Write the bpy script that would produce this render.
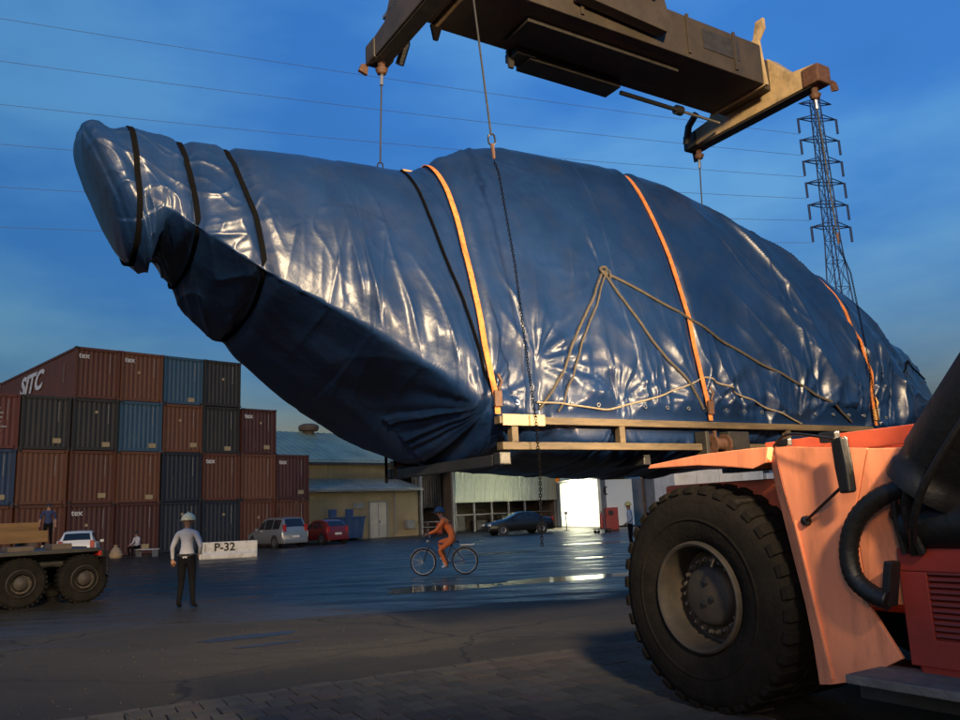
import bpy, bmesh, math, random
import numpy as np
from mathutils import Vector, Matrix, noise as mnoise
from mathutils.bvhtree import BVHTree
for o in list(bpy.data.objects): bpy.data.objects.remove(o)
random.seed(7); rng = np.random.default_rng(7)
S = bpy.context.scene; COL = S.collection
R = math.radians; PI = math.pi

# ------------------------------------------------------------------ camera
cd = bpy.data.cameras.new('camera'); cam = bpy.data.objects.new('camera', cd); COL.objects.link(cam); S.camera = cam
cd.sensor_fit = 'HORIZONTAL'; cd.sensor_width = 36; cd.lens = 810/960*36; cd.clip_start = .05; cd.clip_end = 3000
cam.matrix_world = Matrix.Translation((0, 0, 1.55)) @ Matrix.Rotation(R(90+10.6), 4, 'X') @ Matrix.Rotation(R(-2.5), 4, 'Z')

# ------------------------------------------------------------------ sky, light, exposure
W = bpy.data.worlds.new('World'); S.world = W; W.use_nodes = True
nt = W.node_tree; bg = nt.nodes['Background']
sky = nt.nodes.new('ShaderNodeTexSky'); sky.sky_type = 'NISHITA'; sky.sun_disc = False
sky.sun_elevation = R(0); sky.sun_rotation = R(201); sky.ozone_density = 4.7; sky.dust_density = 0; sky.air_density = 1
tc = nt.nodes.new('ShaderNodeTexCoord'); mp = nt.nodes.new('ShaderNodeMapping'); mp.inputs['Scale'].default_value = (1, 1, 2.6); mp.inputs['Location'].default_value = (1.3, .4, .2)
nz = nt.nodes.new('ShaderNodeTexNoise'); nz.inputs['Scale'].default_value = 2.4; nz.inputs['Detail'].default_value = 6; nz.inputs['Roughness'].default_value = .5
mr = nt.nodes.new('ShaderNodeMapRange'); mr.inputs['From Min'].default_value = .3; mr.inputs['From Max'].default_value = .72
mr.inputs['To Min'].default_value = .84; mr.inputs['To Max'].default_value = 1.12
mx = nt.nodes.new('ShaderNodeMix'); mx.data_type = 'RGBA'; mx.blend_type = 'MULTIPLY'; mx.inputs[0].default_value = 1
cl_ = nt.nodes.new('ShaderNodeMix'); cl_.data_type = 'RGBA'; cl_.blend_type = 'MULTIPLY'; cl_.inputs[7].default_value = (2.0, 1.38, .98, 1)
cr_ = nt.nodes.new('ShaderNodeMapRange'); cr_.inputs['From Min'].default_value = .40; cr_.inputs['From Max'].default_value = .62
L = nt.links.new
L(tc.outputs['Generated'], mp.inputs[0]); L(mp.outputs[0], nz.inputs['Vector']); L(nz.outputs[0], mr.inputs[0])
sx_ = nt.nodes.new('ShaderNodeSeparateXYZ'); L(tc.outputs['Generated'], sx_.inputs[0])
mz = nt.nodes.new('ShaderNodeMapRange'); mz.interpolation_type = 'LINEAR'   # thin high cloud: the sky brightens away from the horizon
for k_, v_ in zip(('From Min', 'From Max', 'To Min', 'To Max'), (.0, .62, .50, 1.75)): mz.inputs[k_].default_value = v_
L(sx_.outputs['Z'], mz.inputs[0]); mm_ = nt.nodes.new('ShaderNodeMath'); mm_.operation = 'MULTIPLY'; L(mr.outputs[0], mm_.inputs[0]); L(mz.outputs[0], mm_.inputs[1])
L(nz.outputs[0], cr_.inputs[0]); L(cr_.outputs[0], cl_.inputs[0]); L(sky.outputs[0], cl_.inputs[6]); L(cl_.outputs[2], mx.inputs[6]); L(mm_.outputs[0], mx.inputs[7]); tn_ = nt.nodes.new('ShaderNodeMix'); tn_.data_type = 'RGBA'; tn_.blend_type = 'MULTIPLY'; tn_.inputs[0].default_value = 1; tn_.inputs[7].default_value = (1.0, 1.17, .93, 1)
L(mx.outputs[2], tn_.inputs[6]); L(tn_.outputs[2], bg.inputs[0])
bg.inputs[1].default_value = .15
sd = bpy.data.lights.new('sun', 'SUN'); sun = bpy.data.objects.new('sun', sd); COL.objects.link(sun)
sd.energy = .11; sd.angle = R(10); sd.color = (1, .66, .38)
Ldir = Vector((-.36, -.93, math.tan(R(13)))).normalized()
sun.rotation_euler = Ldir.to_track_quat('Z', 'Y').to_euler()
S.view_settings.view_transform = 'Standard'; S.view_settings.look = 'None'; S.view_settings.gamma = 1
S.view_settings.exposure = 2.6
# the yard's warm work light: it stands a few metres behind the photographer, aimed at the load
wd = bpy.data.lights.new('work_light', 'SPOT'); wl_ = bpy.data.objects.new('work_light', wd); COL.objects.link(wl_)
wd.energy = 6600; wd.color = (1, .74, .43); wd.spot_size = R(43); wd.spot_blend = .55; wd.shadow_soft_size = .8
wl_.location = (3.0, -8.0, 9.3); wl_.rotation_euler = (Vector((1.2, 10.3, 5.6))-Vector(wl_.location)).to_track_quat('-Z', 'Y').to_euler(); wl_.scale = (2.1, 1, 1)   # a wide, shallow beam

# ------------------------------------------------------------------ materials
def M(name, col, rough=.6, metal=0., var=.18, scale=2.5, bump=0., bscale=30., dirt=None, spec=.5, coat=0., coords='Object', stretch=(1, 1, 1), rvar=.0, emit=None):
    m = bpy.data.materials.new(name); m.use_nodes = True; t = m.node_tree; n = t.nodes; l = t.links.new
    b = n['Principled BSDF']; b.inputs['Roughness'].default_value = rough; b.inputs['Metallic'].default_value = metal
    b.inputs['Specular IOR Level'].default_value = spec; b.inputs['Coat Weight'].default_value = coat
    c = n.new('ShaderNodeTexCoord'); mpn = n.new('ShaderNodeMapping'); mpn.inputs['Scale'].default_value = stretch
    l(c.outputs[coords], mpn.inputs[0])
    a = n.new('ShaderNodeTexNoise'); a.inputs['Scale'].default_value = scale; a.inputs['Detail'].default_value = 6; a.inputs['Roughness'].default_value = .62
    l(mpn.outputs[0], a.inputs['Vector'])
    r = n.new('ShaderNodeMapRange'); r.inputs['From Min'].default_value = .3; r.inputs['From Max'].default_value = .7
    l(a.outputs[0], r.inputs[0])
    x = n.new('ShaderNodeMix'); x.data_type = 'RGBA'; l(r.outputs[0], x.inputs[0])
    x.inputs[6].default_value = (*[v*(1-var) for v in col], 1); x.inputs[7].default_value = (*[v*(1+var) for v in col], 1)
    out = x.outputs[2]
    if dirt:
        dc, amt, ds = dirt
        a2 = n.new('ShaderNodeTexNoise'); a2.inputs['Scale'].default_value = ds; a2.inputs['Detail'].default_value = 8; a2.inputs['Roughness'].default_value = .7
        l(mpn.outputs[0], a2.inputs['Vector'])
        r2 = n.new('ShaderNodeMapRange'); r2.inputs['From Min'].default_value = .48; r2.inputs['From Max'].default_value = .72; r2.inputs['To Max'].default_value = amt
        l(a2.outputs[0], r2.inputs[0])
        y = n.new('ShaderNodeMix'); y.data_type = 'RGBA'; l(r2.outputs[0], y.inputs[0]); l(out, y.inputs[6]); y.inputs[7].default_value = (*dc, 1)
        out = y.outputs[2]
    l(out, b.inputs['Base Color'])
    if rvar:
        r3 = n.new('ShaderNodeMapRange'); r3.inputs['To Min'].default_value = max(.03, rough-rvar); r3.inputs['To Max'].default_value = min(1, rough+rvar)
        l(a.outputs[0], r3.inputs[0]); l(r3.outputs[0], b.inputs['Roughness'])
    if bump:
        a3 = n.new('ShaderNodeTexNoise'); a3.inputs['Scale'].default_value = bscale; a3.inputs['Detail'].default_value = 5
        l(mpn.outputs[0], a3.inputs['Vector'])
        bp = n.new('ShaderNodeBump'); bp.inputs['Strength'].default_value = bump; bp.inputs['Distance'].default_value = .02
        l(a3.outputs[0], bp.inputs['Height']); l(bp.outputs[0], b.inputs['Normal'])
    if emit:
        b.inputs['Emission Color'].default_value = (*emit[0], 1); b.inputs['Emission Strength'].default_value = emit[1]
    return m

RUST = (.09, .04, .02)
mt = dict(
    tarp=M('blue tarpaulin', (.0045, .017, .058), .36, var=.2, scale=1.5, bump=.14, bscale=18, spec=.38, rvar=.09, dirt=((.022, .024, .03), .3, 2.2)),
    strap=M('orange webbing', (.42, .14, .04), .8, var=.3, scale=14, dirt=((.2, .08, .04), .7, 5), spec=.2),
    band=M('black webbing', (.0025, .0025, .003), .9, spec=.03),
    rope=M('dirty rope', (.045, .037, .028), .85, var=.35, scale=30),
    rope_light=M('pale rope', (.17, .14, .10), .85, var=.3, scale=30),
    beam=M('worn yellow grey steel', (.075, .053, .028), .68, var=.5, scale=5, bump=.3, bscale=25, dirt=((.022, .016, .011), .95, 3.2), stretch=(.35, 2, 2)),
    beam_dark=M('dark oily steel', (.02, .018, .016), .55, var=.4, scale=8, bump=.2),
    rusty=M('rusty steel', (.06, .026, .014), .7, var=.4, scale=20, bump=.3),
    wire=M('steel cable', (.02, .02, .02), .6, .2, var=.3, scale=30),
    pad=M('timber padding', (.42, .22, .07), .8, var=.3, scale=12),
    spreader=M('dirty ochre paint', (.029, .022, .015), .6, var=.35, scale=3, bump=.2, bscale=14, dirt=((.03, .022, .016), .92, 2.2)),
    spreader_lit=M('lit yellow ochre paint', (.30, .22, .12), .58, var=.2, scale=5, bump=.15, bscale=18, dirt=((.06, .045, .03), .6, 4)),  # lit copy of the spreader's ochre, lamp brightness put into the colour
    orange=M('orange machine paint', (.80, .28, .14), .5, var=.14, scale=2.2, bump=.08, bscale=9, dirt=((.30, .13, .08), .6, 3.2), spec=.4, rvar=.1, stretch=(1, 2.2, .55)),
    orange_dark=M('faded red orange paint', (.36, .075, .035), .55, var=.2, scale=3, bump=.1, dirt=((.12, .04, .025), .6, 4)),
    red=M('red machine paint', (.26, .028, .017), .5, var=.15, scale=3, dirt=((.12, .025, .018), .5, 5)),
    redslat=M('dull red slat', (.13, .02, .015), .6),
    rubber=M('dusty tyre rubber', (.009, .008, .007), .9, spec=.12, var=.35, scale=5, bump=.35, bscale=30, dirt=((.017, .014, .0115), .6, 3)),
    rim=M('grey painted rim', (.030, .026, .022), .7, .1, var=.35, scale=7, dirt=((.05, .03, .018), .7, 7)),
    bolt=M('worn bolt heads', (.14, .125, .11), .45, .6),
    black=M('black plastic', (.012, .012, .013), .45, var=.3, bump=.1),
    blackhose=M('black rubber hose', (.006, .006, .006), .5, var=.3, scale=9, bump=.25, bscale=20),
    tread=M('grey tread plate', (.15, .14, .13), .7, .3, var=.3, scale=8, bump=.4, bscale=50),
    mirror=M('mirror glass', (.5, .55, .6), .04, 1, var=0),
    white=M('white paint', (.62, .60, .56), .5, var=.12, scale=2, dirt=((.3, .27, .22), .5, 3)),
    barrier=M('white barrier paint', (.62, .58, .5), .7, var=.12, scale=3, bump=.3, dirt=((.25, .2, .15), .7, 2.5)),
    letter_black=M('black lettering', (.015, .013, .012), .7),
    letter_white=M('white lettering', (.62, .60, .56), .7, var=.25, scale=6),
    letter_grey=M('faded lettering', (.28, .25, .22), .7, var=.4, scale=6),
    placard=M('cream placard', (.36, .27, .14), .6, var=.25, scale=9),
    concrete=M('grey concrete', (.21, .2, .19), .85, var=.2, scale=1.2, bump=.3, dirt=((.10, .09, .08), .6, 1)),
    yellow_wall=M('ochre plaster', (.27, .20, .10), .85, var=.15, scale=.6, bump=.2, dirt=((.17, .11, .05), .7, .5), stretch=(1, 1, .5)),
    roof_teal=M('pale green metal roof', (.40, .42, .27), .5, .2, var=.15, scale=.4, dirt=((.12, .15, .13), .6, .5)),
    roof_pale=M('pale metal sheet', (.34, .34, .27), .5, .3, var=.2, scale=.6, dirt=((.14, .13, .11), .6, .8)),
    door_white=M('weathered white door', (.42, .36, .27), .7, var=.15, scale=1.5),
    brown_wall=M('brown sheet', (.075, .055, .04), .75, var=.3, scale=1, dirt=((.03, .025, .02), .7, 1.5)),
    dark=M('arch shade dark', (.02, .018, .016), .8),  # shade tone for the car wheel arch discs
    green_wall=M('pale green sheet', (.62, .64, .46), .6, var=.12, scale=.5, dirt=((.2, .22, .13), .5, .8), stretch=(1, 1, .4)),
    steel_post=M('grey steel post', (.2, .19, .18), .6, .3, var=.2),
    grey_panel=M('blue grey panel', (.16, .19, .22), .6, var=.1),
    cabin_white=M('clean white panel', (.72, .72, .64), .55, var=.04, scale=.6),
    blue_panel=M('blue sheet', (.035, .12, .3), .55, var=.2),
    brown_post=M('brown painted post', (.12, .075, .045), .7, var=.25),
    cabinet_red=M('red cabinet paint', (.24, .03, .022), .5, var=.15),
    bin_blue=M('blue bin paint', (.02, .055, .14), .6, var=.25, scale=2, dirt=((.02, .02, .025), .6, 2)),
    steel=M('galvanised steel', (.07, .10, .17), .55, .2, var=.15),
    glass=M('dark window glass', (.012, .014, .017), .08, 0, var=0, spec=.8),
    car_silver=M('silver car paint', (.30, .31, .31), .32, .55, var=.04, coat=.6),
    car_red=M('red car paint', (.16, .014, .014), .3, .2, var=.05, coat=.7),
    car_black=M('black car paint', (.006, .006, .007), .4, .0, var=.05, coat=.25),
    car_white=M('white car paint', (.75, .72, .62), .35, 0, var=.03, coat=.6),
    tyre=M('car tyre rubber', (.018, .018, .018), .8),
    alloy=M('alloy wheel', (.3, .3, .3), .4, .7),
    lamp_red=M('red lamp lens', (.35, .02, .015), .25),
    lamp_clear=M('clear lamp lens', (.6, .6, .55), .15),
    skin=M('skin', (.28, .14, .085), .6, var=.1),
    hair=M('black hair', (.01, .009, .008), .6),
    shirt=M('pale grey blue shirt', (.44, .43, .44), .85, var=.12, scale=5, bump=.9, bscale=11),
    trousers=M('black trousers', (.006, .006, .007), .95, spec=.1, bump=.3, bscale=14),
    navy_cloth=M('navy work shirt', (.018, .03, .09), .85, var=.25, scale=6, bump=.3),
    orange_cloth=M('orange coverall', (.95, .20, .04), .8, var=.18, scale=5, bump=.9, bscale=10),
    shoe=M('black shoe', (.012, .011, .01), .5), shoe_white=M('white shoe', (.65, .63, .6), .6),
    helmet=M('ivory hard hat', (.85, .72, .40), .35, var=.04, coat=.3), helmet_yellow=M('yellow hard hat', (.65, .48, .12), .35, var=.04, coat=.3),
    cap_blue=M('dark blue cap', (.02, .06, .12), .7),
    timber=M('yellow painted timber', (.22, .12, .04), .75, var=.3, scale=3, stretch=(.3, 2, 2)),
    sack=M('tan sack', (.34, .24, .14), .9, var=.2, bump=.4),
    bike=M('bicycle paint', (.12, .13, .15), .4, .5), chrome=M('chrome', (.45, .45, .45), .25, .9),
    water_wire=M('conductor', (.34, .36, .40), .8, spec=.2),
    lens=M('lit orange sign', (.6, .25, .08), .5, emit=((1, .42, .12), .5)),
    lamp_face=M('lit floodlight glass', (.9, .9, .8), .4, emit=((1, 1, .82), 2.0)),
    tail=M('amber marker lamp', (.5, .25, .08), .4),
)
def crinkle(m):
    # fine crumple of the plastic sheet: bent facets between sharp little folds, as bump only
    t = m.node_tree; n = t.nodes; l = t.links.new; b = n['Principled BSDF']
    c = n.new('ShaderNodeTexCoord'); old = b.inputs['Normal'].links[0].from_node
    nz_ = n.new('ShaderNodeTexNoise'); nz_.inputs['Scale'].default_value = 2.2; nz_.inputs['Detail'].default_value = 3; l(c.outputs['Object'], nz_.inputs['Vector'])
    mxv = n.new('ShaderNodeMix'); mxv.data_type = 'VECTOR'; mxv.inputs[0].default_value = .22; l(c.outputs['Object'], mxv.inputs[4]); l(nz_.outputs['Color'], mxv.inputs[5])
    last = old
    for sc_, st_, ds_ in ((2.6, .30, .03), (6.0, .18, .012), (14, .07, .005)):
        v = n.new('ShaderNodeTexVoronoi'); v.feature = 'F1'; v.inputs['Scale'].default_value = sc_; l(mxv.outputs[1], v.inputs['Vector'])
        bp = n.new('ShaderNodeBump'); bp.inputs['Strength'].default_value = st_; bp.inputs['Distance'].default_value = ds_
        l(v.outputs['Distance'], bp.inputs['Height']); l(last.outputs[0], bp.inputs['Normal']); last = bp
    l(last.outputs[0], b.inputs['Normal'])
crinkle(mt['tarp'])
def per_piece(m, amt):
    # every laid block has its own tone
    t = m.node_tree; n = t.nodes; l = t.links.new; b = n['Principled BSDF']; src = b.inputs['Base Color'].links[0].from_socket
    oi = n.new('ShaderNodeObjectInfo'); r = n.new('ShaderNodeMapRange'); r.inputs['To Min'].default_value = 1-amt; r.inputs['To Max'].default_value = 1+amt; l(oi.outputs['Random'], r.inputs[0])
    x = n.new('ShaderNodeMix'); x.data_type = 'RGBA'; x.blend_type = 'MULTIPLY'; x.inputs[0].default_value = 1; l(src, x.inputs[6]); l(r.outputs[0], x.inputs[7]); l(x.outputs[2], b.inputs['Base Color'])
CONT = dict(
    brown=M('brown container paint', (0.0999, 0.0302, 0.0124), .62, var=.14, scale=.8, dirt=((.06, .026, .017), .7, 1.3), stretch=(2.4, 2.4, .5)),
    orangebrown=M('orange brown container paint', (0.1258, 0.0446, 0.0174), .62, var=.14, scale=.8, dirt=((.09, .035, .02), .7, 1.3), stretch=(2.4, 2.4, .5)),
    maroon=M('maroon container paint', (0.0629, 0.0173, 0.0124), .62, var=.14, scale=.8, dirt=((.05, .02, .016), .7, 1.3), stretch=(2.4, 2.4, .5)),
    teal=M('teal blue container paint', (.030, .078, .125), .6, var=.12, scale=.8, dirt=((.05, .06, .065), .4, 1.3), stretch=(2.4, 2.4, .5)),
    charcoal=M('charcoal container paint', (0.0222, 0.0209, 0.0174), .62, var=.14, scale=.8, dirt=((.045, .03, .02), .5, 1.3), stretch=(2.4, 2.4, .5)),
    navy=M('navy container paint', (0.0104, 0.0151, 0.0260), .62, var=.14, scale=.8, dirt=((.02, .017, .015), .5, 1.3), stretch=(2.4, 2.4, .5)),
    blue=M('blue container paint', (0.0163, 0.0396, 0.0868), .6, var=.14, scale=.8, dirt=((.02, .02, .025), .5, 1.3), stretch=(2.4, 2.4, .5)),
    red=M('red container paint', (0.1110, 0.0259, 0.0161), .62, var=.14, scale=.8, dirt=((.07, .025, .018), .7, 1.3), stretch=(2.4, 2.4, .5)),
)

# ------------------------------------------------------------------ mesh helpers
class MB:
    def __init__(s): s.v = []; s.f = []; s.mi = []; s.m = 0
    def add(s, vs, fs):
        b = len(s.v); s.v += [tuple(p) for p in vs]; s.f += [tuple(i+b for i in f) for f in fs]; s.mi += [s.m]*len(fs); return s
    def box(s, c, d, rot=None):
        h = [x/2 for x in d]; vs = []
        for x in (-1, 1):
            for y in (-1, 1):
                for z in (-1, 1):
                    p = Vector((x*h[0], y*h[1], z*h[2]))
                    if rot is not None: p = rot @ p
                    vs.append(p+Vector(c))
        return s.add(vs, [(0, 1, 3, 2), (4, 6, 7, 5), (0, 4, 5, 1), (2, 3, 7, 6), (0, 2, 6, 4), (1, 5, 7, 3)])
    def bar(s, a, b, w, h, up=(0, 0, 1)):
        a = Vector(a); b = Vector(b); d = (b-a); ln = d.length; d.normalize(); u = Vector(up)
        if abs(d.dot(u)) > .97: u = Vector((1, 0, 0))
        x = d.cross(u).normalized(); z = x.cross(d)
        rot = Matrix((d, x, z)).transposed()
        return s.box((a+b)/2, (ln, w, h), rot)
    def prism(s, poly, depth, O=(0, 0, 0), A=(1, 0, 0), B=(0, 0, 1), D=(0, 1, 0)):
        O, A, B, D = map(Vector, (O, A, B, D)); n = len(poly)
        vs = [O+A*p[0]+B*p[1] for p in poly]+[O+A*p[0]+B*p[1]+D*depth for p in poly]
        fs = [tuple(range(n-1, -1, -1)), tuple(range(n, 2*n))]+[(i, (i+1) % n, n+(i+1) % n, n+i) for i in range(n)]
        return s.add(vs, fs)
    def tube(s, pts, r, n=8, caps=True, closed=False):
        pts = [Vector(p) for p in pts]; k = len(pts); rr = r if hasattr(r, '__len__') else [r]*k
        vs = []; prev = None
        for i, p in enumerate(pts):
            if closed: d = pts[(i+1) % k]-pts[i-1]
            else: d = pts[min(i+1, k-1)]-pts[max(i-1, 0)]
            d.normalize()
            if prev is None:
                u = Vector((0, 0, 1)) if abs(d.z) < .9 else Vector((1, 0, 0)); x = d.cross(u).normalized()
            else: x = (prev-d*prev.dot(d)).normalized()
            prev = x; y = d.cross(x)
            vs += [p+(x*math.cos(2*PI*j/n)+y*math.sin(2*PI*j/n))*rr[i] for j in range(n)]
        fs = [(i*n+j, i*n+(j+1) % n, (i+1)*n+(j+1) % n, (i+1)*n+j) for i in range(k-1) for j in range(n)]
        if closed: fs += [((k-1)*n+j, (k-1)*n+(j+1) % n, (j+1) % n, j) for j in range(n)]
        elif caps: fs += [tuple(range(n-1, -1, -1)), tuple((k-1)*n+j for j in range(n))]
        return s.add(vs, fs)
    def lathe(s, prof, O=(0, 0, 0), axis='x', n=32, caps=False):
        # prof: (h along axis, radius)
        vs = []; O = Vector(O)
        for h, r in prof:
            for j in range(n):
                a = 2*PI*j/n; p, q = r*math.cos(a), r*math.sin(a)
                vs.append(O+Vector({'x': (h, p, q), 'y': (p, h, q), 'z': (p, q, h)}[axis]))
        k = len(prof)
        fs = [(i*n+j, i*n+(j+1) % n, (i+1)*n+(j+1) % n, (i+1)*n+j) for i in range(k-1) for j in range(n)]
        if caps: fs += [tuple(range(n-1, -1, -1)), tuple((k-1)*n+j for j in range(n))]
        return s.add(vs, fs)
    def quad(s, *p): return s.add(p, [tuple(range(len(p)))])
    def mesh(s, name, bevel=0, smooth=False, mats=None):
        me = bpy.data.meshes.new(name); me.from_pydata(s.v, [], s.f)
        me.polygons.foreach_set('material_index', s.mi)
        bm = bmesh.new(); bm.from_mesh(me)
        bmesh.ops.recalc_face_normals(bm, faces=bm.faces)
        if bevel:
            es = [e for e in bm.edges if len(e.link_faces) == 2 and e.calc_face_angle(0) > .5]
            bmesh.ops.bevel(bm, geom=es, offset=bevel, segments=2, affect='EDGES', profile=.6, clamp_overlap=True)
        bm.to_mesh(me); bm.free()
        if smooth:
            me.polygons.foreach_set('use_smooth', [True]*len(me.polygons))
            try: me.set_sharp_from_angle(angle=R(38))
            except Exception: pass
        return me
    def build(s, name, mat, parent=None, loc=(0, 0, 0), rot=(0, 0, 0), bevel=0, smooth=False):
        me = s.mesh(name, bevel, smooth)
        for m in (mat if isinstance(mat, (list, tuple)) else [mat]): me.materials.append(mt[m] if isinstance(m, str) else m)
        return inst(name, me, parent, loc, rot)

def inst(name, me, parent=None, loc=(0, 0, 0), rot=(0, 0, 0)):
    o = bpy.data.objects.new(name, me); COL.objects.link(o); o.location = loc; o.rotation_euler = rot
    if parent is not None: o.parent = parent
    return o
def tag(o, label=None, cat=None, group=None, kind=None):
    if label: o['label'] = label
    if cat: o['category'] = cat
    if group: o['group'] = group
    if kind: o['kind'] = kind
    return o
def thing(name, label, cat, loc=(0, 0, 0), rz=0., group=None):
    o = bpy.data.objects.new(name, None); COL.objects.link(o); o.location = loc; o.rotation_euler = (0, 0, rz)
    o.empty_display_size = .2
    return tag(o, label, cat, group)
def copy_tree(o, parent=None):
    c = o.copy(); COL.objects.link(c)
    if parent is not None: c.parent = parent
    for ch in list(o.children): copy_tree(ch, c)
    return c
_text = {}
def text_mesh(body, size, ext=.012, shear=0., bold=0.):
    key = (body, size, ext, shear, bold)
    if key in _text: return _text[key]
    cu = bpy.data.curves.new('lettering', 'FONT'); cu.body = body; cu.size = size; cu.extrude = ext; cu.shear = shear; cu.offset = bold
    cu.resolution_u = 3
    ob = bpy.data.objects.new('lettering', cu); COL.objects.link(ob)
    dg = bpy.context.evaluated_depsgraph_get(); me = bpy.data.meshes.new_from_object(ob.evaluated_get(dg))
    bpy.data.objects.remove(ob); me.name = 'lettering'; _text[key] = me
    return me
def lettering(body, size, mat, parent, loc, rot, ext=.012, shear=0., bold=0.):
    me = text_mesh(body, size, ext, shear, bold)
    o = inst('lettering', me, parent, loc, rot)
    if not me.materials: me.materials.append(mt[mat])
    else: o.material_slots[0].link = 'OBJECT'; o.material_slots[0].material = mt[mat]
    return o

# numpy lattice noise
_perm = rng.permutation(4096)
def n2(x, y, seed=0):
    xi = np.floor(x).astype(int); yi = np.floor(y).astype(int); fx = x-xi; fy = y-yi
    h = lambda a, b: _perm[(_perm[(a+seed*131) & 4095]+b) & 4095]/4095.
    sx = fx*fx*(3-2*fx); sy = fy*fy*(3-2*fy)
    return ((h(xi, yi)*(1-sx)+h(xi+1, yi)*sx)*(1-sy)+(h(xi, yi+1)*(1-sx)+h(xi+1, yi+1)*sx)*sy)*2-1
def ridge(x, y, seed=0): return 1-np.abs(n2(x, y, seed))*2
def sst(a, b, x): t = np.clip((x-a)/(b-a), 0, 1); return t*t*(3-2*t)

# ------------------------------------------------------------------ ground
A32 = R(32); U3 = Vector((math.cos(A32), math.sin(A32), 0)); V3 = Vector((-U3.y, U3.x, 0))
def ground_material():
    m = bpy.data.materials.new('damp asphalt'); m.use_nodes = True; t = m.node_tree; n = t.nodes; l = t.links.new; b = n['Principled BSDF']
    c = n.new('ShaderNodeTexCoord')
    def noise(sc, det, rough, stretch=(1, 1, 1), rot=0., dist=0.):
        mpn = n.new('ShaderNodeMapping'); mpn.inputs['Rotation'].default_value = (0, 0, rot); mpn.inputs['Scale'].default_value = stretch
        l(c.outputs['Object'], mpn.inputs[0]); a = n.new('ShaderNodeTexNoise'); a.inputs['Scale'].default_value = sc; a.inputs['Detail'].default_value = det
        a.inputs['Roughness'].default_value = rough; a.inputs['Distortion'].default_value = dist; l(mpn.outputs[0], a.inputs['Vector']); return a.outputs[0]
    def rng_(x, a, b_, c0=0., c1=1.):
        r = n.new('ShaderNodeMapRange'); r.interpolation_type = 'SMOOTHSTEP'
        for k, v in zip(('From Min', 'From Max', 'To Min', 'To Max'), (a, b_, c0, c1)): r.inputs[k].default_value = v
        l(x, r.inputs[0]); return r.outputs[0]
    def math_(op, x, y):
        q = n.new('ShaderNodeMath'); q.operation = op; q.use_clamp = False
        for i, v in enumerate((x, y)):
            if isinstance(v, (int, float)): q.inputs[i].default_value = v
            else: l(v, q.inputs[i])
        return q.outputs[0]
    def mix(f, a, b_):
        q = n.new('ShaderNodeMix'); q.data_type = 'RGBA'; l(f, q.inputs[0])
        for i, v in ((6, a), (7, b_)):
            if isinstance(v, tuple): q.inputs[i].default_value = (*v, 1)
            else: l(v, q.inputs[i])
        return q.outputs[2]
    big = noise(.35, 5, .6, (1, 1, 1), 0, .6); fine = noise(60, 6, .7); mid = noise(3.2, 7, .65)
    # standing damp: more of it away from the drier strip beside the pavers
    sep = n.new('ShaderNodeSeparateXYZ'); l(c.outputs['Object'], sep.inputs[0])
    along = math_('ADD', math_('MULTIPLY', sep.outputs['X'], -.36), sep.outputs['Y'])   # distance across the yard
    far = rng_(along, 12.0, 17.5, -.16, .34)
    streak = noise(.55, 6, .6, (.32, 1.5, 1), R(-24), .8)
    wet = rng_(math_('ADD', streak, far), .50, .60)
    vc = n.new('ShaderNodeTexVoronoi'); vc.feature = 'DISTANCE_TO_EDGE'; vc.inputs['Scale'].default_value = .42
    dn = n.new('ShaderNodeTexNoise'); dn.inputs['Scale'].default_value = 1.6; dn.inputs['Detail'].default_value = 5; l(c.outputs['Object'], dn.inputs['Vector'])
    dm = n.new('ShaderNodeMix'); dm.data_type = 'VECTOR'; dm.inputs[0].default_value = .35; l(c.outputs['Object'], dm.inputs[4]); l(dn.outputs['Color'], dm.inputs[5]); l(dm.outputs[1], vc.inputs['Vector'])
    crack = rng_(vc.outputs['Distance'], .0, .012, 1, 0)
    tyre = rng_(noise(.9, 4, .6, (.12, 2.6, 1), R(-32), .5), .56, .66)
    patch = rng_(noise(.22, 2, .4, (1, 1, 1), .4, 1.5), .52, .54)
    dry = mix(mid, (.026, .024, .019), (.060, .055, .043))
    dry = mix(rng_(big, .4, .62), dry, (.040, .036, .028))
    dry = mix(math_('MULTIPLY', patch, .55), dry, (.026, .024, .021)); dry = mix(math_('MULTIPLY', tyre, .5), dry, (.018, .016, .014)); dry = mix(crack, dry, (.008, .007, .006))
    speck = rng_(fine, .62, .78); dry = mix(speck, dry, (.13, .115, .095)); grain = rng_(noise(22, 8, .8), .42, .52); dry = mix(math_('MULTIPLY', grain, .55), (.020, .018, .015), dry) if 0 else mix(math_('MULTIPLY', grain, .6), dry, (.022, .020, .017))
    wetc = mix(mid, (.022, .019, .013), (.052, .045, .032))
    l(mix(wet, dry, wetc), b.inputs['Base Color'])
    rw = rng_(noise(1.1, 6, .65, (.4, 1.6, 1), R(-24)), .36, .64, .24, .55)
    rr = n.new('ShaderNodeMix'); l(wet, rr.inputs[0]); rr.inputs[2].default_value = .82; l(rw, rr.inputs[3]); l(rr.outputs[0], b.inputs['Roughness'])
    bp = n.new('ShaderNodeBump'); bp.inputs['Distance'].default_value = .02
    l(math_('ADD', math_('MULTIPLY', fine, .5), mid), bp.inputs['Height']); l(rng_(wet, 0, 1, .75, .10), bp.inputs['Strength']); l(bp.outputs[0], b.inputs['Normal'])
    l(rng_(wet, 0, 1, .2, .13), b.inputs['Specular IOR Level'])
    return m
mt['ground'] = ground_material()
g = MB()
NX, NY = 120, 120
def gz(x, y):   # slight settling of the yard
    r = math.hypot(x, y); k = 1/(1+(r/60)**2)
    return -.0
xs = [-900, -300, -120]+list(np.linspace(-60, 60, 40))+[120, 300, 900]
ys = [-600, -100, -20]+list(np.linspace(-4, 90, 50))+[150, 400, 1500]
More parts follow.
